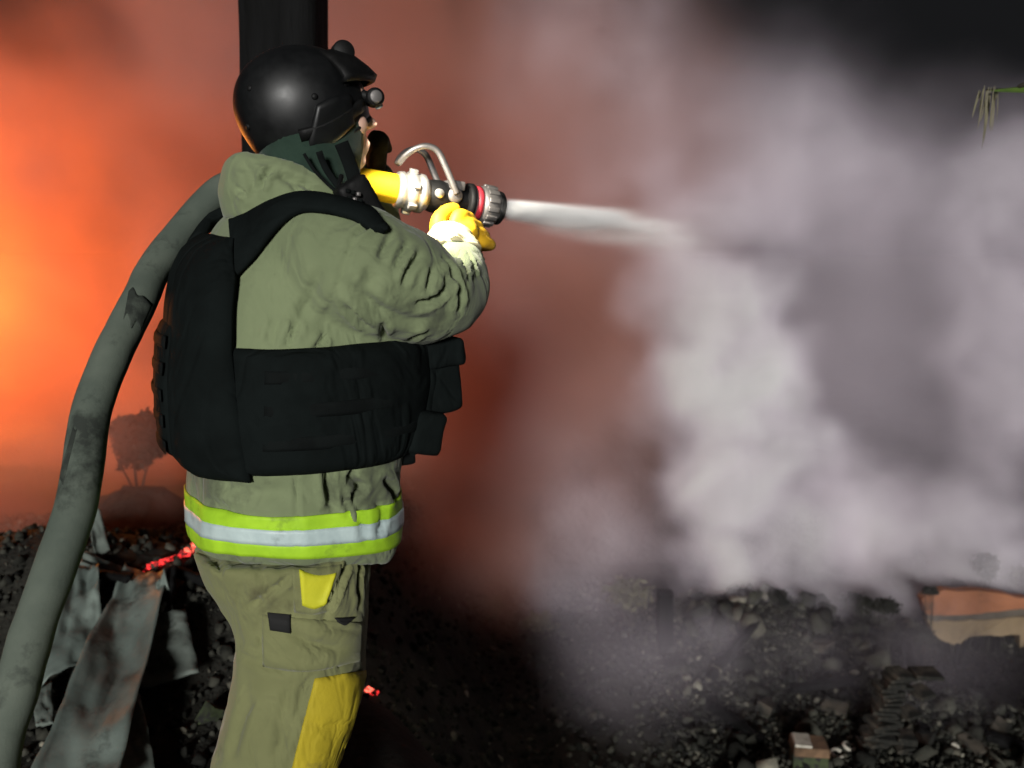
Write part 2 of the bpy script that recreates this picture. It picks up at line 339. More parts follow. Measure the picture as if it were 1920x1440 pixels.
# ------------------------------------------------------------------ ground
def sstep(a, b, x):
    t = np.clip((np.asarray(x, float) - a) / (b - a), 0, 1)
    return t * t * (3 - 2 * t)
def gauss(x, y, cx, cy, rx, ry): return np.exp(-(((x - cx) / rx) ** 2 + ((y - cy) / ry) ** 2))
_ph = RNG.uniform(0, 6.28, (26, 2)); _fr = RNG.normal(0, 1, (26, 2))
def height(x, y):
    x, y = np.asarray(x, float), np.asarray(y, float)
    right = sstep(-.62, .25, x - .32 * sstep(2.9, 2.0, y) + .16 * np.clip(y - 2.6, 0, 1.5))  # bank edge pushed right, out of view, to shade the ground behind it
    drop = 1.0
    h = -1.0 * drop * right - .25 * sstep(4.2, 6.5, y) * (1 - right)
    h = h + .30 * gauss(x, y, -1.75, 3.25, .75, .55) * (1 - right) + .10 * gauss(x, y, -1.1, 2.9, .3, .3) * (1 - right)
    h = h + right * drop * (.26 * gauss(x, y, 1.75, 5.0, .9, .5) + .10 * gauss(x, y, 2.1, 4.25, .5, .3) + .06 * gauss(x, y, .2, 5.2, .8, .6))
    h = h - right * .62 * gauss(x, y, 2.75, 5.0, .55, .42)
    n = sum(np.sin(f[0] * x * s + p[0]) * np.sin(f[1] * y * s + p[1]) / s for f, p, s in zip(_fr, _ph, np.linspace(2, 14, 26)))
    far = sstep(.6, 2.2, np.hypot(x + .4, y - 1.6))
    return h + n * .045 * (.25 + .75 * far)
gx = np.concatenate([np.linspace(-120, -9, 14), np.linspace(-7, -3.2, 14), np.linspace(-3, 4, 190), np.linspace(4.3, 8, 14), np.linspace(10, 120, 14)])
gy = np.concatenate([np.linspace(-60, -6, 10), np.linspace(-4, .5, 16), np.linspace(.6, 6.5, 170), np.linspace(6.8, 12, 20), np.linspace(14, 200, 20)])
X, Y = np.meshgrid(gx, gy); Z = height(X, Y); nxg = len(gx)
gme = mesh('ground', np.stack([X, Y, Z], -1).reshape(-1, 3).tolist(), [(j * nxg + i, j * nxg + i + 1, (j + 1) * nxg + i + 1, (j + 1) * nxg + i) for j in range(len(gy) - 1) for i in range(nxg - 1)])
ground = link('ground', gme, M['ground']); tag(ground, kind='structure')
GT = bvh(gme)
def on_ground(px, py, lift=0.0):
    h, _ = cast(GT, px, py); return h + Vector((0, 0, lift))
def hz(x, y): return float(height(x, y))

# ------------------------------------------------------------------ charred post behind the firefighter
def char_post(name, base, top, hw, hd, taper, label, twist=0.0, crack=.012, split=None):
    rings = []; n = 32
    for t in np.linspace(0, 1, 60):
        c = Vector(base).lerp(Vector(top), t); s = 1 + (taper - 1) * t; r = []
        for k in range(n):
            a = 2 * math.pi * k / n + twist; ca, sa = math.cos(a), math.sin(a); m_ = max(abs(ca), abs(sa)); q = .82 / m_ + .18
            g = 1 - crack * 4 * (max(0, math.sin(5 * a + 3 * noise.noise(Vector((0, 0, t * 5))))) ** 8) - .03 * noise.noise(Vector((ca * 2, sa * 2, t * 14)))
            r.append(c + Vector((hw * s * ca * q * g, hd * s * sa * q * g, 0)))
        rings.append(r)
    me = rings_mesh(name, rings); o = link(name, me, M['char_wood']); return tag(o, label, 'post')
char_post('wooden_post', Vector((at(537, 1100, 2.62).x + .01, 2.62, -.3)), at(526, -420, 2.62), -.0 + .107, .105, 1.04, 'thick charred wooden post rising behind the black helmet')
b = on_ground(1248, 1212); char_post('fence_stake', b - Vector((0, 0, .15)), at(1247, 1110, b.y), .048, .045, .95, 'short square charred stake standing in the drifting steam')

# ------------------------------------------------------------------ rubble
def chunk_shape(seed, flat=.7):
    r = random.Random(seed); bm = bmesh.new()
    for _ in range(11):
        v = Vector((r.gauss(0, 1), r.gauss(0, 1), r.gauss(0, 1))).normalized() * r.uniform(.75, 1.05); bm.verts.new((v.x, v.y * r.uniform(.8, 1), v.z * flat))
    g = bmesh.ops.convex_hull(bm, input=bm.verts[:]); bmesh.ops.delete(bm, geom=[e for e in g['geom_interior'] if isinstance(e, bmesh.types.BMVert)], context='VERTS')
    bmesh.ops.triangulate(bm, faces=bm.faces[:]); bm.verts.index_update()
    V = np.array([v.co[:] for v in bm.verts]); Fc = np.array([[v.index for v in f.verts] for f in bm.faces]); bm.free(); return V, Fc
SH = [chunk_shape(100 + k, .55 + .1 * (k % 4)) for k in range(14)]
def rot_rand(n):
    q = RNG.normal(size=(n, 4)); q /= np.linalg.norm(q, axis=1)[:, None]; w_, x, y, z = q.T
    return np.stack([np.stack([1 - 2 * (y * y + z * z), 2 * (x * y - z * w_), 2 * (x * z + y * w_)], -1), np.stack([2 * (x * y + z * w_), 1 - 2 * (x * x + z * z), 2 * (y * z - x * w_)], -1), np.stack([2 * (x * z - y * w_), 2 * (y * z + x * w_), 1 - 2 * (x * x + y * y)], -1)], 1)
def scatter(name, P, S, m, stretch=(1, 1, 1)):
    """many small chunks as one mass"""
    R = rot_rand(len(P)); Vs, Fs, o = [], [], 0
    for i in range(len(P)):
        V, Fc = SH[i % len(SH)]; v = (V * S[i] * np.array(stretch)) @ R[i].T + P[i]; Vs.append(v); Fs.append(Fc + o); o += len(V)
    V, Fc = np.concatenate(Vs), np.concatenate(Fs)
    me = bpy.data.meshes.new(name); me.vertices.add(len(V)); me.vertices.foreach_set('co', V.ravel()); me.loops.add(Fc.size); me.loops.foreach_set('vertex_index', Fc.ravel().astype(np.int32))
    me.polygons.add(len(Fc)); me.polygons.foreach_set('loop_start', np.arange(0, Fc.size, 3, dtype=np.int32)); me.update(calc_edges=True); me.validate()
    return link(name, me, m, smooth=False)
def field(n, x0, x1, y0, y1, s0, s1, p=2.2, prob=None):
    x, y = RNG.uniform(x0, x1, n), RNG.uniform(y0, y1, n); s = s0 + (s1 - s0) * RNG.uniform(0, 1, n) ** p
    if prob is not None: k = RNG.uniform(0, 1, n) < prob(x, y); x, y, s = x[k], y[k], s[k]
    return np.stack([x, y, height(x, y) + s * .25], 1), s
A = [field(26000, .75, 3.6, 3.3, 5.6, .005, .026, 2.2), field(420, .9, 3.6, 3.4, 5.6, .02, .055, 2.0), field(150, 1.0, 2.7, 4.75, 5.35, .03, .11, 1.5), field(70, .9, 3.3, 3.6, 4.8, .04, .11, 1.6), field(5000, -1.0, .9, 2.6, 6.0, .006, .035, 2.6), field(5500, -2.9, -.7, 1.9, 4.6, .006, .035, 2.6), field(90, -2.9, -.8, 2.2, 4.2, .02, .06, 1.8)]
P, S = np.concatenate([a[0] for a in A]), np.concatenate([a[1] for a in A])
tag(scatter('rubble', P, S, M['rubble']), 'charred crumbled rubble and ash strewn over the ground', 'rubble', kind='stuff')

# tile stack: courses of thin sooty tiles, each its own piece
c0 = on_ground(1640, 1405); st = empty('tile_stack', c0); tag(st, 'leaning stack of thin sooty tiles standing in the charred rubble', 'tile stack')
tm_ = [box_mesh('tile', (0, 0, 0), (.075, 0, 0), (0, .055, 0), (0, 0, .0085), .003, 1, jitter=.006) for _ in range(8)]
for me in tm_: me.materials.append(M['brick'])
for c in range(21):
    for k in range(random.choice((1, 1, 2))):
        o = bpy.data.objects.new('tile', tm_[(c * 3 + k) % 8]); COL.objects.link(o); o.parent = st
        o.location = (k * .13 + random.uniform(-.022, .022) + c * .0035, random.uniform(-.02, .02), -.01 + c * .0205)
        o.rotation_euler = (random.uniform(-.10, .10), random.uniform(-.09, .09), random.uniform(-.35, .35)); o.scale = (random.uniform(.55, 1.05), random.uniform(.7, 1.05), 1)
bm_ = [box_mesh('brick', (0, 0, 0), (.062, 0, 0), (0, .040, 0), (0, 0, .0265), .004, 1, jitter=.007) for _ in range(6)]
for me in bm_: me.materials.append(M['brick'])
loose = [((1440, 1330), 'sooty brick lying flat below the steam column'), ((1565, 1330), 'sooty brick tilted beside the tile stack'), ((1730, 1392), 'broken brick at the foot of the dark hollow'), ((1822, 1402), 'dusty brick on the brown rubble strip'), ((1872, 1372), 'brick half buried under the plastered wall'), ((1540, 1215), 'small brick on the crest of the rubble bank')]
for (px, py), lb in loose:
    me = bm_[random.randrange(6)]; o = bpy.data.objects.new('brick', me); COL.objects.link(o); g = on_ground(px, py, .012); o.location = g; o.rotation_euler = (random.uniform(-.4, .4), random.uniform(-.3, .3), random.uniform(0, 3)); tag(o, lb, 'brick', 'loose bricks in the rubble')

# ------------------------------------------------------------------ plastered wall of the burnt house
WY = 5.25; wall = empty('ruined_wall', at(1830, 1330, WY)); tag(wall, 'ruined house wall with orange and tan plaster over a dark opening', 'wall')
def slab(name, top, bot, dep, th, m, parent, amp=.008, bev=.006):
    """wall piece between two ragged edges given as pixels on the wall's plane"""
    T, B = [at(x, y, dep) for x, y in top], [at(x, y, dep) for x, y in bot]; n = 18; L = lambda Q: [Q[min(int(t * (len(Q) - 1)), len(Q) - 2)].lerp(Q[min(int(t * (len(Q) - 1)), len(Q) - 2) + 1], t * (len(Q) - 1) - min(int(t * (len(Q) - 1)), len(Q) - 2)) for t in np.linspace(0, 1, n)]
    T, B = L(T), L(B); V, Fc = [], []
    for k in range(n):
        for q in (T[k], B[k]):
            j = Vector((random.uniform(-.003, .003), random.uniform(-.004, .004), random.uniform(-.006, .006))); V += [q + j, q + j + Vector((0, th, 0))]
    for k in range(n - 1):
        a, b = 4 * k, 4 * k + 4; Fc += [(a, a + 2, b + 2, b), (a + 1, b + 1, b + 3, a + 3), (a, b, b + 1, a + 1), (a + 2, a + 3, b + 3, b + 2)]
    Fc += [(0, 1, 3, 2), (4 * n - 4, 4 * n - 2, 4 * n - 1, 4 * n - 3)]
    return link(name, fix_normals(mesh(name, V, Fc)), m, parent, smooth=False)
slab('orange_plaster', [(1728, 1124), (1742, 1112), (1770, 1106), (1808, 1108), (1848, 1109), (1888, 1116), (1938, 1126), (2048, 1150)], [(1738, 1152), (1762, 1153), (1812, 1153), (1858, 1148), (1908, 1143), (1968, 1146), (2008, 1152), (2048, 1160)], WY, .07, M['orange_plaster'], wall)
slab('mortar_band', [(1738, 1150), (1812, 1151), (1858, 1146), (1913, 1141), (2048, 1158)], [(1740, 1166), (1812, 1166), (1858, 1163), (1913, 1158), (2048, 1170)], WY + .006, .06, M['grey_mortar'], wall)
slab('tan_plaster', [(1738, 1164), (1812, 1164), (1858, 1161), (1913, 1156), (2048, 1168)], [(1750, 1188), (1762, 1200), (1787, 1208), (1804, 1206), (1810, 1195), (1858, 1192), (1910, 1191), (2048, 1192)], WY - .004, .07, M['tan_plaster'], wall)
slab('pier', [(1912, 1190), (1938, 1190), (2048, 1190)], [(1912, 1430), (1938, 1430), (2048, 1430)], WY + .01, .22, M['tan_plaster'], wall)
slab('inner_wall', [(1712, 1180), (1808, 1180), (2048, 1180)], [(1712, 1440), (1808, 1440), (2048, 1440)], WY + .55, .1, M['ash'], wall)
# hanging charred laths in the opening
for k in range(11):
    x = 1786 + k * 11; t = at(x, 1195, WY + .05); ln = random.uniform(.06, .2); lb = link('lath', box_mesh('lath', t - U_ * (ln / 2), Vector((.012, 0, 0)), Vector((0, .008, 0)), Vector((random.uniform(-.02, .02), 0, ln / 2)), .002, 1, jitter=.004), M['char_wood'] if k % 3 else M['ash'], wall, smooth=False)

# ------------------------------------------------------------------ bent sheets and boards in the heap
def sheet(name, corners, th, m, label, cat, bend=.02, lift=.03, nx_=10, ny_=14, seed=1.0, curl=0.0):
    """corners: four pixels in order; lies on the heap, warped, with thickness"""
    C = [on_ground(x, y, lift if len(r) == 0 else r[0]) for x, y, *r in corners]; V = []
    nn = (C[1] - C[0]).cross(C[3] - C[0]).normalized()
    if nn.z < 0: nn = -nn
    for i in range(ny_ + 1):
        for j in range(nx_ + 1):
            u, v = j / nx_, i / ny_; uu = u + (.02 * noise.noise(Vector((v * 6, seed, 0))) if j in (0, nx_) else 0); vv = v + (.02 * noise.noise(Vector((u * 6, seed, 3))) if i in (0, ny_) else 0)
            p = C[0].lerp(C[1], uu).lerp(C[3].lerp(C[2], uu), vv); V.append(p + nn * (bend * (noise.noise(Vector((u * 1.6, v * 3.2, seed))) + .55 * abs(noise.noise(Vector((u * 3, v * 6, seed)))) + .3 * noise.noise(Vector((u * 6, v * 11, seed)))) + curl * (4 * (u - .5) ** 2)))
    W = nx_ + 1; o = len(V); V2 = [p - nn * th for p in V]; Fc = []
    for i in range(ny_):
        for j in range(nx_): a = i * W + j; Fc += [(a, a + 1, a + W + 1, a + W), (o + a, o + a + W, o + a + W + 1, o + a + 1)]
    for j in range(nx_): b = ny_ * W + j; Fc += [(j, o + j, o + j + 1, j + 1), (b, b + 1, o + b + 1, o + b)]
    for i in range(ny_): a = i * W; b = a + nx_; Fc += [(a, a + W, o + a + W, o + a), (b, o + b, o + b + W, b + W)]
    base = min(V, key=lambda p: p.z)
    obj_ = link(name, fix_normals(mesh(name, V + V2, Fc)), m); return tag(obj_, label, cat)
sheet('metal_sheet', [(238, 1084, .035), (324, 1096, .035), (215, 1560, .06), (40, 1560, .06)], .004, M['sheet'], 'long pale bent metal strip sloping down the debris heap', 'metal sheet', .042, seed=2.0, nx_=16, ny_=40, curl=.03)
sheet('metal_sheet', [(136, 1118, .11), (190, 1116, .10), (196, 1250, .06), (70, 1330, .05)], .004, M['sheet'], 'grey sheet narrowing to a tab beside the hose', 'metal sheet', .042, seed=5.0, nx_=14, ny_=24, curl=.02)
sheet('slate_board', [(164, 1056, .05), (258, 1090, .03), (238, 1112, .03), (142, 1080, .04)], .010, M['slate'], 'flat slate scrap lying crosswise on top of the heap', 'slate', .02, seed=7.0)
sheet('slate_board', [(268, 1200, .08), (350, 1186, .09), (376, 1292, .05), (240, 1318, .04)], .012, M['slate'], 'broad squarish slate slab lying before the trouser leg', 'slate', .03, seed=8.0)
sheet('metal_sheet', [(296, 1140, .10), (316, 1128, .12), (326, 1180, .06), (300, 1190, .05)], .004, M['sheet'], 'small upright sliver of bent metal near the embers', 'metal sheet', .02, seed=9.0)
sheet('slate_board', [(58, 1318, .05), (98, 1306, .06), (104, 1380, .04), (70, 1385, .04)], .010, M['slate'], 'slate fragment next to the hose at the lower edge', 'slate', .02, seed=10.0)
sheet('slate_board', [(163, 1004, .12), (192, 1010, .12), (208, 1052, .04), (178, 1056, .04)], .010, M['slate'], 'upright slate shard behind the heap, smoky', 'slate', .02, seed=11.0)
sheet('metal_sheet', [(190, 1345, .07), (262, 1330, .06), (310, 1540, .03), (195, 1540, .03)], .004, M['slate'], 'dull crumpled sheet beneath the long pale strip', 'metal sheet', .05, seed=12.0)
def plank(p0, p1, w_, t_, label, m='char_wood'):
    a, b = Vector(p0), Vector(p1); d = (b - a) / 2; s = d.cross(U_).normalized() * w_; n = s.cross(d).normalized() * t_
    me = remesh('burnt_plank', [box_mesh('b', (a + b) / 2, d, s, n, .004, 1, jitter=.006)], .009, 1); noise_disp(me, .006, 22, 3, seed=a.x * 9); return tag(link('burnt_plank', me, M[m]), label, 'plank')
plank(on_ground(120, 1100, .06), on_ground(250, 1120, .07), .022, .012, 'burnt plank end lying under the crosswise slate')
plank(on_ground(322, 1112, .10), on_ground(300, 1250, .03), .02, .012, 'burnt plank leaning beside the long metal strip')
plank(on_ground(330, 1095, .05), on_ground(430, 1120, .04), .025, .015, 'burnt plank running toward the hem from the embers')
plank(on_ground(1330, 1280, .03), on_ground(1420, 1180, .05), .025, .018, 'burnt plank half lost in the steam')

for i, (a, b_, w_, t_, lb) in enumerate((((1480, 1300), (1600, 1285), .030, .022, 'charred beam lying level across the rubble bank'), ((1700, 1215), (1735, 1390), .028, .022, 'charred beam leaning down beside the dark hollow'), ((1430, 1400), (1330, 1330), .026, .02, 'charred beam near the low drifting steam'), ((1560, 1180), (1680, 1200), .022, .018, 'thin charred beam just under the crest'), ((1850, 1390), (1940, 1420), .03, .02, 'charred beam on the brown strip at the corner'))):
    plank(on_ground(*a, .03), on_ground(*b_, .03), w_, t_, lb)
# ------------------------------------------------------------------ mound and scorched bush in the glow
def mound(name, px, py, rx, ry, rz, label, m, seed):
    g = on_ground(px, py); me = blob(g, (Vector((rx, 0, 0)), Vector((0, ry, 0)), Vector((0, 0, rz))), 28); noise_disp(me, .05, 4.5, 4, seed=seed); noise_disp(me, .012, 22, 3, seed=seed + 2)
    return tag(link(name, me, m), label, 'mound')
mg = Vector((at(252, 1000, 4.25).x, 4.25, hz(at(252, 1000, 4.25).x, 4.25)))
me = blob(mg, (Vector((.27, 0, 0)), Vector((0, .25, 0)), Vector((0, 0, .20 - mg.z + .02))), 28); noise_disp(me, .05, 4.5, 4, seed=3); noise_disp(me, .012, 22, 3, seed=5)
tag(link('ash_mound', me, M['ash']), 'rounded heap of black ash smouldering behind the debris', 'mound')
def leaf_cloud(n, c, rx, ry, rz, size, rnd, shellness=.5):
    V, Fc = [], []
    for _ in range(n):
        d = Vector((rnd.gauss(0, 1), rnd.gauss(0, 1), rnd.gauss(0, 1))).normalized() * (rnd.uniform(0, 1) ** (1 / 3 * (1 + shellness)))
        g = .75 + .5 * noise.noise(d * 2.3 + Vector((c[0] * 3, c[1], c[2])))
        p = Vector(c) + Vector((d.x * rx, d.y * ry, d.z * rz)) * g; t = Vector((rnd.gauss(0, 1), rnd.gauss(0, 1), rnd.gauss(0, .7))).normalized(); q = t.orthogonal().normalized(); q.rotate(Matrix.Rotation(rnd.uniform(0, 6.28), 3, t)); s = size * rnd.uniform(.6, 1.4)
        b = len(V); V += [p - t * s, p + q * s * .42 - t * s * .1, p + t * s, p - q * s * .42 - t * s * .1]; Fc.append((b, b + 1, b + 2, b + 3))
    return V, Fc
def shrub(name, base, c, r, n, size, label, leaf, seed, stems=5, cat='bush', group=None, stem_r=.008):
    rnd = random.Random(seed); root = empty(name, base); tag(root, label, cat, group)
    for k in range(stems):
        e = Vector(c) + Vector((rnd.uniform(-.7, .7) * r[0], rnd.uniform(-.7, .7) * r[1], rnd.uniform(-.2, .7) * r[2])); m_ = Vector(base).lerp(e, .5) + Vector((rnd.uniform(-.03, .03), rnd.uniform(-.03, .03), 0))
        pth = [Vector(p) for p in catmull([Vector(base) - U_ * .05, Vector(base).lerp(m_, .5), m_, e], 4)]; link('stem', tube('stem', pth, list(np.linspace(stem_r, stem_r * .3, len(pth))), 7), M['bark'], root)
    V, Fc = leaf_cloud(n, c, *r, size, rnd); link('crown', mesh('crown', V, Fc), leaf, root, smooth=False); return root
bc = at(262, 822, 4.3); shrub('scorched_bush', Vector((bc.x - .03, 4.3, .16)), bc, (.18, .17, .165), 6500, .024, 'round-headed scorched bush standing on the ash heap', M['char_leaf'], 3, 4, stem_r=.007)
# shrubs over the plastered wall
for i, (px, py, r, n, lf, lb) in enumerate((((1848), 1062, (.10, .10, .12), 1200, 'char_leaf', 'tall blackened bush sprouting behind the plastered wall'), ((1788), 1098, (.11, .10, .05), 700, 'char_leaf', 'low black tuft on the coping of the plastered wall'), ((1912), 1088, (.10, .10, .12), 1100, 'dry_leaf', 'pale dry bush at the end of the plastered wall'), ((1725), 1045, (.07, .07, .07), 260, 'char_leaf', 'faint bush fading in the steam behind the wall'))):
    d = WY + (.45 if px != 1725 else .9); c = at(px, py, d); shrub('scorched_bush', Vector((c.x, d, hz(c.x, d))), c, r, n, .022, lb, M[lf], 20 + i)
# dry weeds at the foot of the smoke
for i, (px, py, r, n, lb) in enumerate(((905, 1140, (.17, .12, .12), 520, 'dry weed clump nearest the firefighter at the smoke edge'), (1180, 1112, (.17, .12, .11), 520, 'dry weed clump beside the short charred stake'), (1010, 1165, (.13, .1, .07), 260, 'low dry weeds between the two taller clumps'), (770, 1140, (.14, .1, .1), 420, 'dark weeds just past the coat hem'))):
    d = 5.0; c = at(px, py, d); shrub('weed', Vector((c.x, d, hz(c.x, d))), c, r, n, .026, lb, M['dry_leaf'] if i != 3 else M['char_leaf'], 40 + i, 9, 'weed', 'dry weeds', .004)
# low shrubby growth on the crest of the rubble bank
for i, (px, py, r, n, lb) in enumerate(((1440, 1152, (.13, .1, .07), 600, 'grey scorched tuft at the edge of the steam'), (1605, 1130, (.15, .12, .07), 800, 'scorched tuft on the crest left of the wall'), (1660, 1136, (.12, .1, .06), 600, 'scorched tuft touching the plastered wall'), (1530, 1160, (.12, .1, .05), 500, 'sparse scorched tuft in the middle of the crest'), (1728, 1190, (.10, .08, .06), 600, 'scorched tuft hiding the lower corner of the plastered wall'), (1744, 1108, (.06, .06, .03), 260, 'tiny scorched tuft on the broken top corner of the plastered wall'))):
    d = 5.15; c = at(px, py, d); shrub('scorched_tuft', Vector((c.x, d, hz(c.x, d))), c, r, n, .016, lb, M['char_leaf'], 60 + i, 7, 'tuft', 'scorched tufts', .004)

# ------------------------------------------------------------------ scraps at the lower edge on the right
g = on_ground(1515, 1432); bx = empty('scorched_box', g); tag(bx, 'scorched brown box with white top edge at the bottom of the frame', 'box')
z = Matrix.Rotation(rad(-8), 3, 'Z'); ax, ay = z @ Vector((.078, 0, 0)), z @ Vector((0, .06, 0))
link('side', box_mesh('side', g + U_ * .015, ax, ay, U_ * .06, .004, 1, jitter=.003), M['box_green'], bx, False)
link('lid', box_mesh('lid', g + U_ * .090, ax * 1.02, ay * 1.02, U_ * .022, .004, 1, jitter=.003), M['box_brown'], bx, False)
link('white_edge', box_mesh('white_edge', g + U_ * .116 - ax * .45, ax * .5, ay * .9, U_ * .006, .002, 1, jitter=.003), M['pale'], bx, False)
for i, (px, py, lb) in enumerate(((1568, 1416, 'white ring scrap next to the scorched box'), (1590, 1404, 'second pale ring scrap a little farther from the box'))):
    g = on_ground(px, py, .015); pth = [g + Vector((.024 * math.cos(a + i), .026 * math.sin(a + i) - .01, .006 * math.sin(a) + .004 * i)) for a in np.linspace(.5, 5.4 + i * .3, 36)]; tag(link('ring_scrap', tube('ring_scrap', pth, .008, 12), M['pale']), lb, 'scrap')
for i, (px, py, s, lb) in enumerate(((1602, 1265, .035, 'pale stone lying in the middle of the rubble bank'), (1790, 1402, .03, 'whitish stone on the brown strip'), (1760, 1300, .014, 'tiny pale pebble inside the dark hollow'), (395, 1352, .055, 'mossy lump on dark soil beside the trouser leg'), (1865, 1425, .03, 'pale stone in the lower corner of the rubble'))):
    V, Fc = SH[i]; g = on_ground(px, py, s * .3); o = link('stone', mesh('stone', [Vector(v * s) + g for v in V], [tuple(int(q) for q in f) for f in Fc]), M['pale'] if i != 3 else M['box_green'], smooth=False); tag(o, lb, 'stone')

# ------------------------------------------------------------------ embers
em = [(374, 1024, .024, 1, 'brightest ember of the streak, touching the coat hem'), (366, 1034, .026, 1, 'white-hot ember second from the coat hem'), (356, 1042, .022, 1, 'hot ember third from the coat hem'), (344, 1050, .022, 0, 'red ember in the middle of the streak, hem side'), (329, 1054, .020, 0, 'red ember in the middle of the streak, hose side'), (314, 1061, .024, 0, 'red ember fourth from the hose end of the streak'),
      (300, 1066, .022, 0, 'red ember third from the hose end of the streak'), (288, 1071, .022, 0, 'red ember second from the hose end of the streak'), (276, 1076, .018, 0, 'dim last ember at the hose end of the streak'), (692, 1300, .016, 1, 'brighter of two embers in the dark behind the knee'), (701, 1306, .014, 0, 'dimmer of two embers in the dark behind the knee')]
for i, (px, py, s, hot, lb) in enumerate(em):
    V, Fc = SH[i]; g = on_ground(px, py, s * .9); o = link('ember', mesh('ember', [Vector((v[0] * 1.5, v[1], v[2])) * s + g for v in V], [tuple(int(q) for q in f) for f in Fc]), M['ember_hot'] if hot else M['ember'], smooth=False)
    tag(o, lb, 'ember', 'embers')

# ------------------------------------------------------------------ overhanging twig at the upper corner
tb = Vector((2.75, 2.9, hz(2.75, 2.9))); tree = empty('young_tree', tb); tag(tree, 'green leaf and dry hanging strands on a twig entering from the side', 'tree')
pth = [Vector(p) for p in catmull([tb - U_ * .1, tb + Vector((-.03, 0, .8)), tb + Vector((.02, -.05, 1.6)), tb + Vector((0, -.05, 2.4)), tb + Vector((.05, 0, 3.0))], 6)]
link('trunk', tube('trunk', pth, list(np.linspace(.05, .015, len(pth))), 12), M['bark'], tree)
tw = [Vector(p) for p in catmull([tb + Vector((0, -.05, 2.0)), Vector((2.2, 2.7, at(1920, 60, 2.5).z)), at(1960, 150, 2.5), at(1905, 166, 2.5), at(1850, 168, 2.5)], 6)]
link('twig', tube('twig', tw, list(np.linspace(.012, .0025, len(tw))), 8), M['bark'], tree)
def blade(a, b, w_, m, name, sag=.0, fold=.3):
    n = 8; V, Fc = [], []; d = (b - a); s = d.cross(Vector((0, -.6, .8))).normalized(); nn = s.cross(d).normalized()
    for i in range(n + 1):
        t = i / n; p = a + d * t - U_ * (sag * math.sin(math.pi * t)); ww = w_ * (math.sin(math.pi * min(.06 + .92 * t, 1)) ** .7)
        V += [p - s * ww + nn * (ww * fold), p, p + s * ww + nn * (ww * fold)]
    for i in range(n): k = 3 * i; Fc += [(k, k + 1, k + 4, k + 3), (k + 1, k + 2, k + 5, k + 4)]
    return link(name, mesh(name, V, Fc), m, tree)
blade(at(1985, 166, 2.49), at(1858, 171, 2.47), .015, M['green_leaf'], 'leaf', .004)
blade(at(1990, 150, 2.49), at(1925, 130, 2.46), .011, M['green_leaf'], 'leaf', .004)
rr = random.Random(5)
for k in range(16):
    x0 = 1836 + k * 2.5; a = at(x0, 168 + rr.uniform(-8, 6), 2.48 + rr.uniform(-.02, .02)); ln = rr.uniform(60, 112) if 3 < k < 13 else rr.uniform(25, 60)
    blade(a, at(x0 - rr.uniform(2, 14), 168 + ln, 2.49), .0024, M['straw'], 'dry_strand', .0, .5)
# ------------------------------------------------------------------ firefighter
YAW = rad(32)
F_ = Vector((math.cos(YAW), math.sin(YAW), 0)); R_ = Vector((math.sin(YAW), -math.cos(YAW), 0))
D0 = 1.70                                                # distance of the body's axis
person = empty('person', (at(540, 1000, D0).x, D0, 0))
tag(person, 'firefighter in olive coat and black helmet, seen from behind, aiming a hose nozzle', 'person')
SC = math.cos(YAW), math.sin(YAW)
# torso rows: pixel row, left and right outline, ratio of depth to breadth
ROWS = [(992, 384, 738, .80), (978, 362, 746, .80), (962, 350, 751, .80), (940, 347, 753, .80), (895, 346, 753, .80), (850, 350, 756, .82), (780, 346, 776, .84), (700, 342, 786, .84),
        (640, 344, 782, .82), (570, 346, 752, .76), (510, 350, 722, .68), (465, 362, 702, .60), (425, 382, 690, .54), (398, 408, 676, .52), (378, 440, 655, .56)]
_rows = []
for y, xl, xr, k in ROWS:
    a, b = at(xl, y, D0), at(xr, y, D0); h = (b.x - a.x) / 2 * .955; aR = h / math.sqrt((k * SC[0]) ** 2 + SC[1] ** 2)
    _rows.append((a.z, (a.x + b.x) / 2, k * aR, aR))
_rz = np.array([r[0] for r in _rows])
def torso(th, z, off=0.0, e=2.5):
    """point on the coat at angle th (degrees: 0 chest, 90 right flank, 180 back) and height z"""
    zz = min(max(z, _rz[0]), _rz[-1]); cx, af, ar = (float(np.interp(zz, _rz, [r[i] for r in _rows])) for i in (1, 2, 3))
    c, s = math.cos(rad(th)), math.sin(rad(th)); f = lambda v: math.copysign(abs(v) ** (2 / e), v)
    n = (F_ * (c / af) + R_ * (s / ar)).normalized()
    z = z - .048 * (1 - math.cos(rad(th - 122)) ** 2) * min(max((1.10 - z) / .20, 0), 1)      # the hem hangs lower at front and back
    return Vector((cx, D0, z)) + F_ * (af * f(c)) + R_ * (ar * f(s)) + n * off
def zp(px, py, dep): return at(px, py, dep).z
zs = np.linspace(_rz[0], _rz[-1], 60)
tor = rings_mesh('t', [[torso(th, z) for th in range(0, 360, 6)] for z in zs])
SHR = torso(90, zp(560, 455, D0), -.07); SHL = torso(270, zp(560, 455, D0), -.07)
sl = spath([(SHR, .095), (at(660, 500, 1.54), .112), (at(742, 530, 1.57), .106), (at(802, 556, 1.61), .092), (at(838, 556, 1.66), .074), (at(855, 528, 1.73), .066), (at(856, 492, 1.79), .056), (at(852, 470, 1.82), .047)], 6)
WR = sl[0][-1]
sll = spath([(SHL, .095), (torso(290, zp(560, 480, D0), .03), .09), (at(650, 520, 2.02), .075), (at(705, 520, 2.08), .068), (at(708, 450, 2.06), .058), (at(706, 380, 2.03), .05), (at(705, 340, 2.01), .044)], 6)
WL = sll[0][-1]
jk = remesh('jacket', [tor, rings_mesh('s', tube_rings(*sl, n=28, round_ends=True)), rings_mesh('s', tube_rings(*sll, n=24, round_ends=True))], .0075, 6)
noise_disp(jk, .0050, 6.0, 3, seed=3.1)
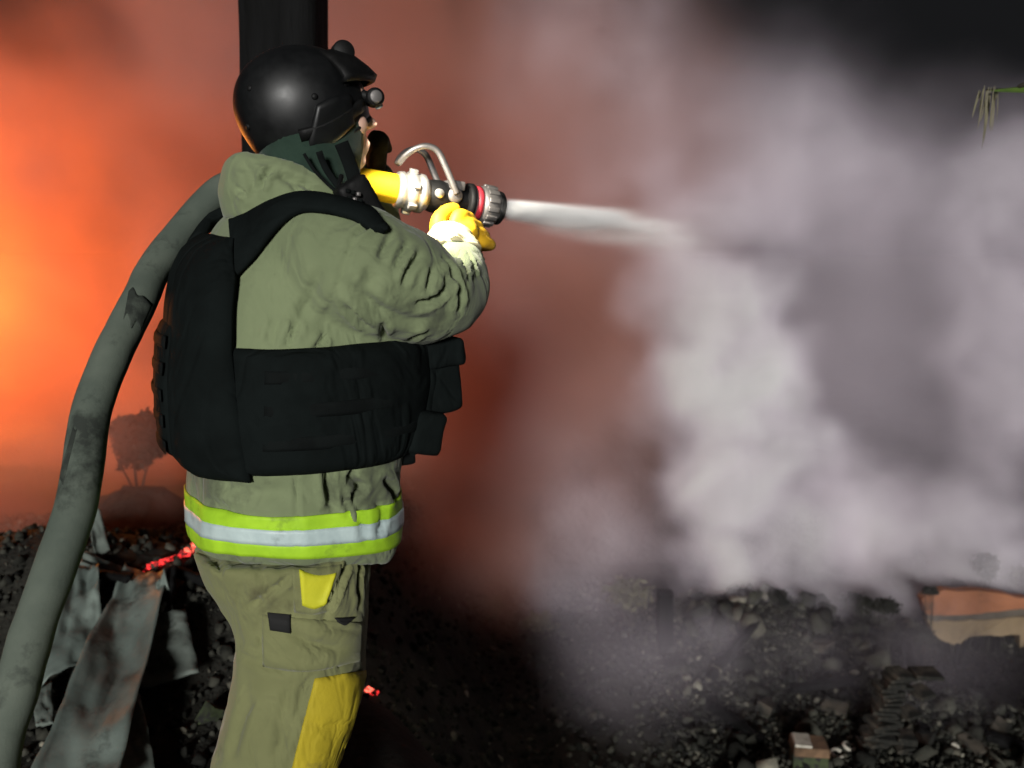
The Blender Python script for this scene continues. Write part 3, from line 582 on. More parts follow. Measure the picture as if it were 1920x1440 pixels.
noise_disp(jk, .0018, 11.0, 2, (1, 1, .55), 9.4, ridged=True)
crease(jk, [
    ([(672, 425), (650, 480), (632, 540), (612, 600)], .0045, .005),                 # shoulder seam
    ([(664, 440), (690, 424), (716, 420)], .005, .009),
    ([(735, 440), (722, 462), (712, 486)], .007, .010), ([(768, 455), (752, 480), (742, 505)], .007, .010), ([(790, 472), (768, 502), (756, 540)], .007, .011),
    ([(812, 500), (806, 525), (802, 548)], .006, .012), ([(838, 512), (832, 545), (812, 562), (775, 572)], .007, .018),
    ([(832, 482), (848, 520), (858, 552), (862, 582)], .0075, .024), ([(850, 468), (866, 492), (880, 525)], .006, .016), ([(868, 470), (882, 492), (893, 520)], .005, .014),
    ([(645, 570), (672, 600), (694, 618)], .007, .013), ([(716, 604), (718, 622), (722, 636)], .006, .012), ([(765, 640), (785, 626), (802, 622)], .006, .012),
    ([(520, 590), (512, 625), (508, 645)], .008, .008), ([(560, 600), (548, 628), (540, 650)], .006, .009), ([(612, 628), (600, 645), (590, 655)], .006, .010),
    ([(600, 500), (580, 560), (560, 600)], .012, .006), ([(700, 500), (690, 560), (720, 600)], .014, .007), ([(640, 520), (680, 560), (760, 600), (820, 600)], .012, .007),
    ([(613, 878), (616, 915), (622, 950)], .008, .017), ([(672, 872), (656, 895), (680, 912), (664, 930), (668, 960)], .007, .015), ([(640, 930), (652, 950), (656, 975)], .006, .010),
    ([(674, 945), (678, 990), (686, 1020)], .007, .008), ([(700, 935), (716, 955), (712, 985), (702, 1010)], .009, .007), ([(555, 880), (557, 950), (556, 1040)], .004, .005),
    ([(400, 900), (470, 925), (540, 920)], .016, .006), ([(380, 935), (420, 955), (480, 950)], .014, .005), ([(722, 900), (735, 915), (742, 940)], .009, .014)])
JT = bvh(jk)
o_jk = link('jacket', jk, M['jacket'], person)

def wrap_band(name, zlo, zhi, t0, t1, off, m, parent, step=2.5, tree=JT, rows=4, thick=.0025, dz=None):
    """strip round the coat at a height, laid on the cloth's own folds"""
    ths = np.arange(t0, t1 + .01, step); P = []
    for i in range(rows + 1):
        row = []
        for th in ths:
            z = zlo + (zhi - zlo) * i / rows + (dz(th) if dz else 0)
            o = torso(th, z, .12); c = Vector((torso(0, z).x + torso(180, z).x, 2 * D0, 2 * z)) / 2; c.y = (torso(0, z).y + torso(180, z).y) / 2; c.z = o.z
            h = tree.ray_cast(o, (c - o).normalized(), .4); n = (o - c).normalized()
            p = h[0] if h[0] is not None else torso(th, z); row.append((p, n))
        P.append(row)
    def grid(of): return [[p + n * of for p, n in r] for r in P]
    A, B = grid(off + thick), grid(off - .003); C = len(ths); V = [p for r in A for p in r] + [p for r in B for p in r]; o = C * (rows + 1); Fc = []
    for i in range(rows):
        for j in range(C - 1):
            a = i * C + j; Fc += [(a, a + 1, a + C + 1, a + C), (o + a, o + a + C, o + a + C + 1, o + a + 1)]
    for j in range(C - 1): Fc += [(j, o + j, o + j + 1, j + 1), (rows * C + j, rows * C + j + 1, o + rows * C + j + 1, o + rows * C + j)]
    for i in range(rows): a = i * C; b = i * C + C - 1; Fc += [(a, a + C, o + a + C, o + a), (b, o + b, o + b + C, b + C)]
    return link(name, fix_normals(mesh(name, V, Fc)), m, parent)
# reflective tape at the hem: two lime strips, a silver one between
_zb = zp(520, 1031, 1.50); _zt = zp(520, 956, 1.50); _hb = (_zt - _zb)
_dz = lambda th: .012 * math.cos(rad(th - 20)) ** 2
for nm, a, b, mt, of in (('lime_tape', 0, .36, 'lime', .0015), ('lime_tape', .70, 1.04, 'lime', .0015), ('silver_tape', .34, .72, 'silver', .0035)):
    wrap_band(nm, _zb + _hb * a, _zb + _hb * b, 0, 360, of, M[mt], o_jk, dz=_dz)
# collar: a thick rolled stand-up hood round the neck
cr = []
for py, px, hf, hr, tilt in ((412, 548, .128, .145, .0), (382, 548, .136, .142, .008), (356, 549, .134, .132, .012), (336, 550, .127, .122, .014), (322, 552, .114, .110, .014), (326, 555, .100, .100, .012), (346, 556, .094, .094, .008), (384, 556, .09, .09, 0)):
    c = at(px, py, 1.715); ring = []
    for th in np.arange(0, 360, 8):
        cth, sth = math.cos(rad(th)), math.sin(rad(th))
        ring.append(c + F_ * (hf * cth) + R_ * (hr * sth) + U_ * (-tilt * 2.2 * cth - .02 * max(cth, 0)))
    cr.append(ring)
col = remesh('collar', [rings_mesh('c', cr)], .006, 4); noise_disp(col, .007, 9, 3, seed=5.0)
crease(col, [([(512, 316), (496, 330), (488, 358)], .005, .014), ([(440, 352), (455, 360), (462, 368)], .005, .012), ([(520, 330), (580, 350), (640, 385)], .009, .008), ([(450, 300), (470, 330), (480, 372)], .010, .006), ([(545, 345), (560, 362), (570, 376)], .006, .006)])
CT = bvh(col)
link('collar', col, M['jacket'], o_jk)

# trousers ---------------------------------------------------------------
def leg_rows(rows, dep, shift=Vector((0, 0, 0)), k=1.05, e=2.3):
    R = []
    for y, xl, xr, dd in rows:
        a, b = at(xl, y, dep + dd), at(xr, y, dep + dd); c = (a + b) / 2 + shift; h = (b.x - a.x) / 2
        f = lambda v: math.copysign(abs(v) ** (2 / e), v)
        R.append([c + Vector((h * f(math.cos(t)), h * k * f(math.sin(t)), 0)) for t in np.linspace(0, 2 * math.pi, 40, endpoint=False)])
    return R
RL = [(1010, 375, 690, .02), (1045, 388, 694, .02), (1100, 418, 690, .01), (1160, 446, 687, 0), (1220, 447, 685, 0), (1290, 437, 681, 0), (1340, 425, 668, 0), (1395, 411, 648, 0), (1440, 401, 631, 0), (1520, 388, 598, 0), (1640, 382, 575, 0), (1790, 382, 572, 0), (1850, 385, 566, 0)]
LSH = R_ * -.20 + F_ * .085
# refine rows by spline so the outline is smooth
RLs = [tuple(r) for r in catmull(RL, 4)]
rl = rings_mesh('l', leg_rows(RLs, 1.60)); ll = rings_mesh('l', leg_rows(RLs, 1.60, LSH))
pel = rings_mesh('p', [[Vector((at(545, y, D0).x, D0, at(545, y, D0).z)) + F_ * (a * math.cos(t)) + R_ * (b * math.sin(t)) for t in np.linspace(0, 2 * math.pi, 40, endpoint=False)] for y, a, b in ((980, .14, .19), (1020, .145, .195), (1070, .145, .195), (1120, .13, .18), (1150, .09, .13))])
tr = remesh('trousers', [rl, ll, pel], .0085, 6)
noise_disp(tr, .006, 7.0, 3, seed=13.0); noise_disp(tr, .002, 10.0, 2, (1, 1, .7), 2.2, ridged=True)
crease(tr, [([(550, 1075), (520, 1100), (490, 1122), (465, 1142)], .006, .013), ([(655, 1050), (640, 1080), (622, 1125), (610, 1150)], .007, .017), ([(676, 1050), (672, 1090), (674, 1140)], .007, .013),
            ([(400, 1050), (410, 1062), (412, 1075)], .006, .008), ([(485, 1070), (495, 1090), (500, 1110)], .010, .008), ([(430, 1180), (440, 1220), (490, 1245), (560, 1258)], .008, .006), ([(486, 1160), (488, 1200), (490, 1248)], .004, .006),
            ([(545, 1180), (580, 1205), (640, 1215)], .010, .008), ([(665, 1232), (650, 1245), (632, 1255)], .006, .013), ([(590, 1265), (570, 1290), (555, 1340), (520, 1420)], .007, .007), ([(540, 1290), (530, 1350), (515, 1430)], .010, .007),
            ([(470, 1300), (450, 1360), (430, 1430)], .014, .006), ([(555, 1060), (553, 1110), (552, 1160)], .004, .005), ([(600, 1155), (625, 1175), (670, 1180)], .006, .006), ([(560, 1345), (610, 1360), (660, 1352)], .008, .006)])
TT = bvh(tr)
o_tr = link('trousers', tr, M['trousers'], person)
link('thigh_pocket', patch('thigh_pocket', TT, ([(492, 1152), (575, 1160), (680, 1168)], [(494, 1250), (580, 1258), (676, 1240)]), .001, .006, 16, 14), M['trousers'], o_tr)
link('knee_patch', patch('knee_patch', TT, ([(590, 1272), (640, 1264), (688, 1256)], [(538, 1475), (585, 1475), (632, 1475)]), .001, .005, 16, 20), M['knee_patch'], o_tr)
PT = bvh(join_meshes('tmp', [tr, [c for c in o_tr.children if c.name.startswith('thigh')][0].data]))
link('yellow_tab', patch('yellow_tab', TT, ([(561, 1068), (595, 1078), (631, 1074)], [(566, 1134), (590, 1141), (612, 1132)]), .002, .004, 12, 10), M['yellow_patch'], o_tr)
link('tab_backing', patch('tab_backing', TT, ([(548, 1062), (595, 1064), (640, 1058)], [(552, 1148), (590, 1152), (630, 1142)]), .0003, .002, 12, 10), M['trousers'], o_tr)
link('fastener', patch('fastener', PT, [(502, 1148), (545, 1152), (545, 1186), (507, 1180)], .002, .003, 8, 8), M['black_patch'], o_tr)
link('fastener', patch('fastener', PT, ([(627, 1158), (646, 1158), (665, 1157)], [(632, 1166), (645, 1172), (654, 1166)]), .002, .003, 8, 6), M['black_patch'], o_tr)
# boots
for base in (at(475, 1850, 1.60), at(475, 1850, 1.60) + LSH):
    R = []
    for z, cf, hf, hr in ((0, .055, .150, .052), (.025, .055, .152, .054), (.05, .055, .148, .052), (.085, .04, .125, .050), (.12, .01, .085, .048), (.17, -.01, .066, .052), (.24, -.012, .066, .056), (.30, -.012, .070, .060)):
        R.append([Vector((base.x, base.y, z + .008)) + F_ * (cf + hf * math.cos(t)) + R_ * (hr * math.sin(t)) for t in np.linspace(0, 2 * math.pi, 28, endpoint=False)])
    b = link('boot', rings_mesh('boot', R), M['boot'], person)
    S = [[Vector((base.x, base.y, z)) + F_ * (.055 + .158 * math.cos(t)) + R_ * (.058 * math.sin(t)) for t in np.linspace(0, 2 * math.pi, 28, endpoint=False)] for z in (-.012, .018)]
    link('sole', rings_mesh('sole', S), M['rubber'], b)

# body: one continuous figure under the clothes ---------------------------
HY = rad(22); HF = Vector((math.cos(HY), math.sin(HY), 0)); HR = Vector((math.sin(HY), -math.cos(HY), 0))
HP = rad(6); HF2 = HF * math.cos(HP) + U_ * math.sin(HP); HU = U_ * math.cos(HP) - HF * math.sin(HP)
HC = at(586, 207, 1.70)                                  # centre of the head
def hp(f, r, u): return HC + HF2 * f + HR * r + HU * u
def hblob(f, r, u, a, b, c): return blob(hp(f, r, u), (HF2 * a, HR * b, HU * c))
parts = [hblob(0, 0, .01, .098, .076, .105), hblob(.035, 0, -.055, .062, .058, .065), hblob(.062, 0, -.098, .03, .026, .022), hblob(.095, 0, -.012, .016, .011, .024), hblob(.108, 0, -.030, .016, .014, .012),
         hblob(.088, .0, .028, .016, .05, .012), hblob(.093, 0, -.068, .010, .024, .007), hblob(.090, 0, -.080, .010, .021, .007)]
for s in (-1, 1): parts += [hblob(-.005, .078 * s, -.015, .018, .008, .03), hblob(.075, .042 * s, -.035, .02, .02, .02)]
neck0 = at(556, 420, 1.72)
body_paths = [[(hp(-.02, 0, -.06), .06), (hp(-.03, 0, -.14), .058), (neck0, .07)],
              [(neck0, .07), (at(550, 480, D0), .12), (at(555, 640, D0), .12), (at(555, 800, D0), .11), (at(548, 960, D0), .125), (at(545, 1040, D0), .12)],
              [(SHR, .05), (sl[0][20], .05), (sl[0][28], .042), (sl[0][36], .036), (WR, .03)], [(SHL, .05), (sll[0][12], .048), (sll[0][20], .042), (sll[0][28], .036), (WL, .03)],
              [(neck0, .06), (SHR, .055)], [(neck0, .06), (SHL, .055)]]
for sh in (Vector(), LSH):
    body_paths.append([(at(545, 1040, D0) * .5 + (at(545, 1040, 1.62) + sh) * .5, .09), (at(560, 1160, 1.60) + sh, .085), (at(550, 1330, 1.60) + sh, .062), (at(500, 1460, 1.60) + sh, .058), (at(470, 1700, 1.60) + sh, .045), (Vector((at(475, 1850, 1.6).x, 1.60, .08)) + sh, .04), (Vector((at(475, 1850, 1.6).x, 1.60, .05)) + sh + F_ * .12, .03)])
for bp in body_paths: parts.append(rings_mesh('t', tube_rings(*spath(bp, 5), n=16, round_ends=True)))
bd = remesh('body', parts, .0065, 3)
o_bd = link('body', bd, M['skin'], person)
for s in (-1, 1):
    link('eye', hblob(.083, .032 * s, .008, .011, .012, .011), pbr('eye', (.6, .58, .55), .2), o_bd)
# knitted hood over cheeks and neck, open at the face
rows = []
for u, a, b in ((.03, .112, .090), (0, .112, .090), (-.04, .108, .090), (-.075, .102, .086), (-.11, .096, .084), (-.15, .09, .086), (-.20, .09, .092)):
    c = hp(-.010 if u > -.1 else -.02, 0, u); lim = 30 if u > -.085 else 6
    rows.append([c + HF2 * (a * math.cos(rad(t))) + HR * (b * math.sin(rad(t))) for t in np.linspace(lim, 360 - lim, 48)])
nb = len(rows[0]); inn = [[p + (hp(-.01, 0, 0) - p).normalized() * .006 for p in r] for r in rows]
V = [p for r in rows for p in r] + [p for r in inn for p in r]; oo = nb * len(rows); Fc = []
for i in range(len(rows) - 1):
    for j in range(nb - 1):
        a = i * nb + j; Fc += [(a, a + 1, a + nb + 1, a + nb), (oo + a, oo + a + nb, oo + a + nb + 1, oo + a + 1)]
    a = i * nb; b = a + nb - 1; Fc += [(a, a + nb, oo + a + nb, oo + a), (b, oo + b, oo + b + nb, b + nb)]
bal = fix_normals(mesh('knit_hood', V, Fc)); noise_disp(bal, .003, 16, 2, seed=1.0)
link('knit_hood', bal, M['balaclava'], person)

# helmet -----------------------------------------------------------------
KP = rad(10); KF = HF * math.cos(KP) + U_ * math.sin(KP); KU = U_ * math.cos(KP) - HF * math.sin(KP)
KC = at(562, 196, 1.70)
def kp(f, r, u): return KC + KF * f + HR * r + KU * u
def shell(th, ph, k=1.0):
    """helmet surface: th round (0 front), ph from rim to crown (0..1)"""
    c, s = math.cos(rad(th)), math.sin(rad(th)); rim = -.085 + .045 * max(c, 0) ** 1.5 - .012 * abs(s) - .01 * max(-c, 0)
    a = math.asin(max(-1, min(1, rim / .122))); p = a + (math.pi / 2 - a) * ph
    rf = (.127 if c > 0 else .123) * k; rr = .110 * k
    flare = 1 + .06 * max(0, .18 - ph) / .18
    return kp(rf * c * math.cos(p) ** .92 * flare if math.cos(p) > 0 else 0, rr * s * (max(math.cos(p), 0) ** .92) * flare, .106 * k * math.sin(p) if p > 0 else .122 * k * math.sin(p))
ths = np.arange(0, 360, 5)
outer = [[shell(t, p) for t in ths] for p in np.linspace(0, .995, 26)]; inner = [[shell(t, p, .95) for t in ths] for p in np.linspace(0, .99, 12)]
hm = rings_mesh('helmet', list(reversed(inner)) + outer)
o_hm = link('helmet', fix_normals(hm), M['helmet'], person)
HT = bvh(hm)
link('rim', tube('rim', [shell(t, .0) for t in list(ths) + [0]], .0045, 8), M['rubber'], o_hm)
# side rail, ear cover, rivets
rail = [shell(t, .16, 1.03) for t in np.linspace(35, 105, 10)]
link('side_rail', ribbon('side_rail', rail, [(p - KC).normalized() for p in rail], .022, .010), M['rubber'], o_hm)
link('ear_cover', patch('ear_cover', HT, ([(592, 196), (625, 180), (655, 178)], [(572, 280), (620, 272), (662, 232)]), .001, .009, 12, 12), M['helmet'], o_hm)
for px, py in ((465, 238), (468, 165), (590, 181), (648, 156)):
    h, n = cast(HT, px, py)
    if h is not None: link('rivet', lathe('rivet', h - n * .002, n, [(0, .006), (.003, .006), (.005, .004), (.0055, .0005)], 14), M['rubber'], o_hm)
# raised visor with goggles strap at the brow, knob on top
vz = []
for u, f in ((.076, .096), (.060, .124), (.038, .146), (.022, .158), (.012, .152)):
    vz.append([kp(f * math.cos(rad(t)) + (.0), f * .78 * math.sin(rad(t)), u + .012 * math.cos(rad(t))) for t in np.linspace(-62, 62, 18)])
vin = [[p + (KC - p).normalized() * .010 for p in r] for r in vz]; nb = 18
V = [p for r in vz for p in r] + [p for r in vin for p in r]; oo = nb * len(vz); Fc = []
for i in range(len(vz) - 1):
    for j in range(nb - 1):
        a = i * nb + j; Fc += [(a, a + 1, a + nb + 1, a + nb), (oo + a, oo + a + nb, oo + a + nb + 1, oo + a + 1)]
    a = i * nb; b = a + nb - 1; Fc += [(a, a + nb, oo + a + nb, oo + a), (b, oo + b, oo + b + nb, b + nb)]
for j in range(nb - 1): a = (len(vz) - 1) * nb + j; Fc += [(j, oo + j, oo + j + 1, j + 1), (a, a + 1, oo + a + 1, oo + a)]
link('visor', fix_normals(mesh('visor', V, Fc)), M['rubber'], o_hm)
kc = at(642, 99, 1.70)
link('camera_mount', join_meshes('camera_mount', [lathe('k', kc - HR * .018, HR, [(0, .018), (.004, .021), (.032, .021), (.036, .018)], 24), box_mesh('k', kc + HF * .006 - U_ * .024, HF * .020, HR * .014, U_ * .014, .003)]), M['rubber'], o_hm)
# helmet lamp on a short arm
LP = at(702, 183, 1.70); LD = (at(842, 455, 1.82) - LP).normalized()
lamp_body = join_meshes('lamp', [lathe('l', LP - HR * .016, HR, [(0, .015), (.003, .0175), (.026, .0175), (.030, .015)], 24), tube('l', [at(668, 172, 1.70), at(685, 180, 1.70), LP], [.010, .010, .009], 12)])
o_lp = link('lamp', lamp_body, M['rubber'], o_hm)
link('lamp_cap', lathe('lamp_cap', LP + HR * .0135, HR, [(0, .012), (.0025, .012), (.0035, .010), (.0036, .001)], 20), M['dark_alu'], o_lp)
link('lens', lathe('lens', LP + LD * .014, LD, [(0, .008), (.006, .008), (.0075, .006), (.008, .001)], 18), M['lens'], o_lp)
ld = bpy.data.lights.new('helmet_lamp_beam', 'SPOT'); lo_ = bpy.data.objects.new('helmet_lamp_beam', ld); COL.objects.link(lo_)
lo_.location = LP + LD * .03; lo_.rotation_euler = LD.to_track_quat('-Z', 'Y').to_euler(); lo_.parent = o_lp; lo_.matrix_parent_inverse = parent_world(o_lp).inverted()
ld.energy = 30.0; ld.spot_size = rad(105); ld.spot_blend = 1.0; ld.shadow_soft_size = .01; ld.color = (1, .93, .78)
# chin straps
def strap_px(name, pix, width, thick, m, parent, dep=None, tree=None, off=.004):
    P, Nn = [], []
    for q in catmull(pix, 6):
        if tree is not None:
            h, n = cast(tree, q[0], q[1])
            if h is None: continue
            P.append(h + n * off); Nn.append(n)
        else:
            P.append(at(q[0], q[1], q[2])); Nn.append((Vector((0, -1, .1)) + R_ * .4).normalized())
    sN = [sum(Nn[max(0, i - 2):i + 3], Vector()).normalized() for i in range(len(P))]
    return link(name, ribbon(name, P, sN, width, thick), m, parent)
strap_px('chin_strap', [(598, 284, 1.585), (612, 318, 1.595), (640, 356, 1.60), (672, 392, 1.60)], .012, .003, M['webbing'], o_hm)
strap_px('chin_strap', [(570, 288, 1.585), (590, 320, 1.59), (622, 352, 1.595), (655, 380, 1.60)], .006, .003, M['webbing'], o_hm)
strap_px('chin_strap', [(640, 268, 1.60), (655, 305, 1.61), (668, 345, 1.62), (682, 385, 1.62)], .026, .006, M['webbing'], o_hm)

# vest -------------------------------------------------------------------
def panel(name, th0, th1, z0, z1, off, thick, m, parent, nu=24, nv=24, bulge=None):
    """padded shell on the torso: angle limits th0(v), th1(v), height limits z0(u), z1(u)"""
    c_ = lambda f, x: f(x) if callable(f) else f
    A, B = [], []
    for i in range(nv + 1):
        v = i / nv; ra, rb = [], []
        for j in range(nu + 1):
            u = j / nu; th = c_(th0, v) * (1 - u) + c_(th1, v) * u; z = c_(z0, u) * (1 - v) + c_(z1, u) * v
            e = 1 - max(abs(2 * u - 1) ** 10, abs(2 * v - 1) ** 14) * .75
            ra.append(torso(th, z, off + thick * e + (bulge(u, v) if bulge else 0))); rb.append(torso(th, z, off))
        A.append(ra); B.append(rb)
    C = nu + 1; V = [p for r in A for p in r] + [p for r in B for p in r]; o = C * (nv + 1); Fc = []
    for i in range(nv):
        for j in range(nu):
            a = i * C + j; Fc += [(a, a + 1, a + C + 1, a + C), (o + a, o + a + C, o + a + C + 1, o + a + 1)]
    for j in range(nu): Fc += [(j, o + j, o + j + 1, j + 1), (nv * C + j, nv * C + j + 1, o + nv * C + j + 1, o + nv * C + j)]
    for i in range(nv): a = i * C; b = i * C + nu; Fc += [(a, a + C, o + a + C, o + a), (b, o + b, o + b + C, b + C)]
    me = fix_normals(mesh(name, V, Fc)); noise_disp(me, .003, 9, 3, seed=len(parent.children) * 1.7 if parent else 0)
    return link(name, me, m, parent)
zT, zB = zp(600, 648, 1.50), zp(560, 876, 1.50)
# waist wrap (the vest's main belt)
vest = panel('vest', -45, 142, lambda u: zB + .035 * (1 - u) ** 2 - .004 * u, lambda u: zT + .012 * (1 - u), .004, .024, M['vest'], person, 60, 20)
zBk = zp(440, 882, 1.55); zTk = zp(410, 436, 1.68)
lerp = lambda a, b, t: a + (b - a) * t
panel('back_panel', lambda v: float(np.interp(v, [0, .5, .55, .85, 1], [128, 139, 140, 139, 150])), 226, lambda u: zBk + .006 + .03 * u ** 3, lambda u: zTk - .02 * abs(u - .6), .012, .032, M['vest'], vest, 40, 50)
pz0, pz1 = zp(330, 838, D0), zp(330, 590, D0)
bp_ = panel('back_pouch', 176, 224, lambda u: pz0 + .02 * (1 - u), pz1, .032, .016, M['vest'], vest, 24, 24, bulge=lambda u, v: .008 * math.sin(math.pi * v) ** .6)
for k in range(5):
    z = lerp(pz0, pz1, .14 + .18 * k); panel('webbing', 177, 223, z - .011, z + .011, .047 + .008 * math.sin(math.pi * (.14 + .18 * k)) ** .6, .003, M['webbing'], bp_, 20, 4)
panel('front_panel', -62, 48, zp(800, 842, 1.62), zp(700, 470, 1.62), .016, .030, M['vest'], vest, 30, 40)
for k in range(3):
    z = lerp(zB + .035, zT - .02, .15 + .35 * k); panel('webbing', -40, 122, z - .012, z + .012, .0262, .0012, M['webbing'], vest, 50, 4)
# corner of the front plate bag that sticks out below the pouch
def rbox(name, c, f, r, u, m, parent, bev=.012, amp=.003, yaw=0.0, tilt=0.0, tp=1.0):
    f_ = F_ * math.cos(yaw) + R_ * math.sin(yaw); r_ = R_ * math.cos(yaw) - F_ * math.sin(yaw); u_ = (U_ * math.cos(tilt) + f_ * math.sin(tilt)); f_ = (f_ * math.cos(tilt) - U_ * math.sin(tilt))
    me = remesh(name, [box_mesh('b', c, f_ * f, r_ * r, u_ * u, bev, 2, tp)], .006, 2); noise_disp(me, amp, 14, 3, seed=c.x * 31)
    return link(name, me, m, parent)
pc = rbox('front_pouch', at(800, 697, 1.70), .040, .075, .076, M['vest'], vest, tilt=-.10)
rbox('pouch_flap', at(802, 657, 1.695), .044, .080, .026, M['vest'], pc, tilt=-.10, bev=.008)
rbox('front_pouch', at(752, 792, 1.70), .036, .13, .042, M['vest'], vest, tilt=.25)
rbox('belt_buckle', at(752, 850, 1.66), .020, .03, .020, M['webbing'], vest, bev=.004)
# shoulder strap over the right shoulder, laid on coat and collar
SJ = bvh(join_meshes('tmp', [jk, col]))
P, Nn, Wd = [], [], []
for q in catmull([(440, 470, .13), (484, 436, .10), (525, 402, .066), (565, 386, .052), (610, 388, .046), (652, 398, .046), (680, 408, .046), (704, 424, .030), (722, 438, .010)], 6):
    h, n = cast(SJ, q[0], q[1])
    if h is not None: P.append(h + n * .008); Nn.append(n); Wd.append(float(q[2]))
sN = [sum(Nn[max(0, i - 4):i + 5], Vector()).normalized() for i in range(len(P))]
P2 = [sum(P[max(0, i - 2):i + 3], Vector()) / len(P[max(0, i - 2):i + 3]) for i in range(len(P))]
link('shoulder_strap', ribbon('shoulder_strap', P2, sN, Wd, .013), M['vest'], vest)
# strap on the hidden left shoulder
P = [torso(200, zTk - .02, .02), torso(215, zTk + .02, .02), torso(255, zp(560, 398, D0) + .015, .0), torso(300, zp(560, 398, D0) + .01, .0), torso(322, zTk - .01, .02), torso(325, zTk - .07, .02)]
P = [Vector(p) for p in catmull(P, 4)]
link('shoulder_strap', ribbon('shoulder_strap', P, [((p - Vector((torso(0, 1.2).x - .15, D0, 1.15))).normalized()) for p in P], .055, .02), M['vest'], vest)
# hand radio clipped at the collar, with its short aerial
rd = rbox('radio', at(672, 378, 1.545), .030, .022, .040, M['rubber'], vest, bev=.006, amp=.004, tilt=-.55)
for k in range(9): link('radio_key', box_mesh('radio_key', at(652 + 10 * (k % 3) + 3 * (k // 3), 358 + 13 * (k // 3) + 3 * (k % 3), 1.512), F_ * .0035, R_ * .004, U_ * .0035, .001, 1), M['dark_alu'] if k in (2, 4) else M['webbing'], rd)
link('aerial', tube('aerial', [at(684, 386, 1.57), at(712, 408, 1.585), at(738, 434, 1.60)], [.009, .008, .006], 12), M['rubber'], rd)
link('radio_cord', tube('radio_cord', [Vector(p) for p in catmull([at(640, 330, 1.58), at(636, 356, 1.55), at(648, 386, 1.54), at(676, 402, 1.545), at(694, 392, 1.56)], 8)], .0045, 10), M['rubber'], rd)
# ------------------------------------------------------------------ gloves
def hand(name, m, parent, wrist, kn, mid, tip, thumb, rw=.028, extra=()):
    ps = []
    for i in range(4):
        r = (.0155, .0165, .0160, .0140)[i]
        ps.append(rings_mesh('f', tube_rings(*spath([(wrist.lerp(kn[i], .15), rw * .8), (wrist.lerp(kn[i], .6), r * 1.25), (kn[i], r * 1.12), (mid[i], r), (mid[i].lerp(tip[i], .5), r * .95), (tip[i], r * .85)], 5), n=14, round_ends=True)))
    ps.append(rings_mesh('f', tube_rings(*spath([(t, r) for t, r in thumb], 5), n=14, round_ends=True)))
    ps.append(rings_mesh('f', tube_rings(*spath([(wrist, rw), (wrist.lerp((kn[1] + kn[2]) / 2, .6), rw * 1.05)], 5), n=18, flat=.8, round_ends=True)))
    me = remesh(name, ps + list(extra), .0035, 3); noise_disp(me, .0018, 30, 2, seed=4.0)
    return link(name, me, m, parent)
W0 = at(845, 452, 1.83)
kn = [at(862 + 13 * i, 406 + 16 * i, 1.855 + .004 * i) for i in range(4)]
mid = [k + Vector((.020, .040, -.006)) for k in kn]; tip = [m_ + Vector((-.040, .022, -.004)) for m_ in mid]
GR = hand('glove', M['glove'], person, W0, kn, mid, tip, [(at(828, 448, 1.84), .022), (at(822, 420, 1.86), .019), (at(834, 398, 1.885), .016), (at(852, 392, 1.905), .014)], .036)
cf = spath([(at(850, 438, 1.842), .044), (at(846, 456, 1.828), .054), (at(846, 474, 1.812), .062), (at(847, 486, 1.80), .064)], 5)
rg = tube_rings(*cf, n=72)
for i, r in enumerate(rg):
    c = sum(r, Vector()) / len(r); k = i / (len(rg) - 1)
    rg[i] = [c + (p - c) * (1 + .09 * k * math.sin(9 * 2 * math.pi * j / 72 + 1.1 * math.sin(3 * 2 * math.pi * j / 72)) + .02 * math.sin(k * 20)) for j, p in enumerate(r)]
link('cuff', fix_normals(rings_mesh('cuff', rg)), M['cuff'], GR)  # pale cuff added where the lamp whitens the sleeve end
W1 = at(705, 338, 2.01); kn = [at(700 + 5 * i, 272 + 2 * i, 1.985 - .010 * i) for i in range(4)]
mid = [k + U_ * .020 + Vector((.004, .010, 0)) for k in kn]; tip = [m_ + Vector((.004, .026, -.016)) for m_ in mid]
GL = hand('glove', M['shaded_glove'], person, W1, kn, mid, tip, [(at(704, 318, 1.99), .018), (at(702, 298, 1.965), .016), (at(708, 284, 1.955), .014)], .022)
cf = spath([(at(704, 326, 2.005), .026), (at(705, 352, 2.015), .044)], 5)
link('cuff', rings_mesh('cuff', tube_rings(*cf, n=40)), M['shaded_glove'], GL)

# ------------------------------------------------------------------ hose over the left shoulder
HP_ = [(at(628, 338, 1.875), .033), (at(580, 334, 1.90), .033), (at(500, 336, 1.905), .033), (at(430, 351, 1.86), .033), (at(390, 380, 1.83), .0328), (at(348, 430, 1.78), .0328), (at(292, 500, 1.70), .0328), (at(262, 562, 1.63), .033),
       (at(211, 665, 1.54), .033), (at(170, 780, 1.47), .033), (at(140, 955, 1.37), .033), (at(62, 1180, 1.28), .033), (at(30, 1300, 1.24), .033), (at(-8, 1440, 1.20), .033), (Vector((-.80, 1.12, .34)), .033), (Vector((-.86, .96, .10)), .033), (Vector((-.97, .60, .036)), .033), (Vector((-1.15, -.2, .036)), .033), (Vector((-1.0, -1.4, .036)), .033)]
hs = spath(HP_, 14)
hme = tube('fire_hose', hs[0], hs[1], 40); noise_disp(hme, .0016, 12, 3, seed=8.0)
hose = link('fire_hose', hme, M['hose'], None); tag(hose, 'charged grey-green fire hose lying over the shoulder of the firefighter', 'hose')
HBT = bvh(hme)                                          # scorched patches on the hose
link('soot_patch', patch('soot_patch', HBT, ([(241, 546), (250, 539), (258, 553), (270, 555), (286, 570)], [(231, 600), (239, 588), (246, 616), (255, 603), (263, 622)]), .0002, .0003, 24, 8), M['hose_dark'], hose)
link('soot_patch', patch('soot_patch', HBT, ([(137, 800), (141, 806), (145, 803)], [(107, 905), (112, 897), (118, 910)]), .0002, .0003, 8, 14), M['hose_dark'], hose)

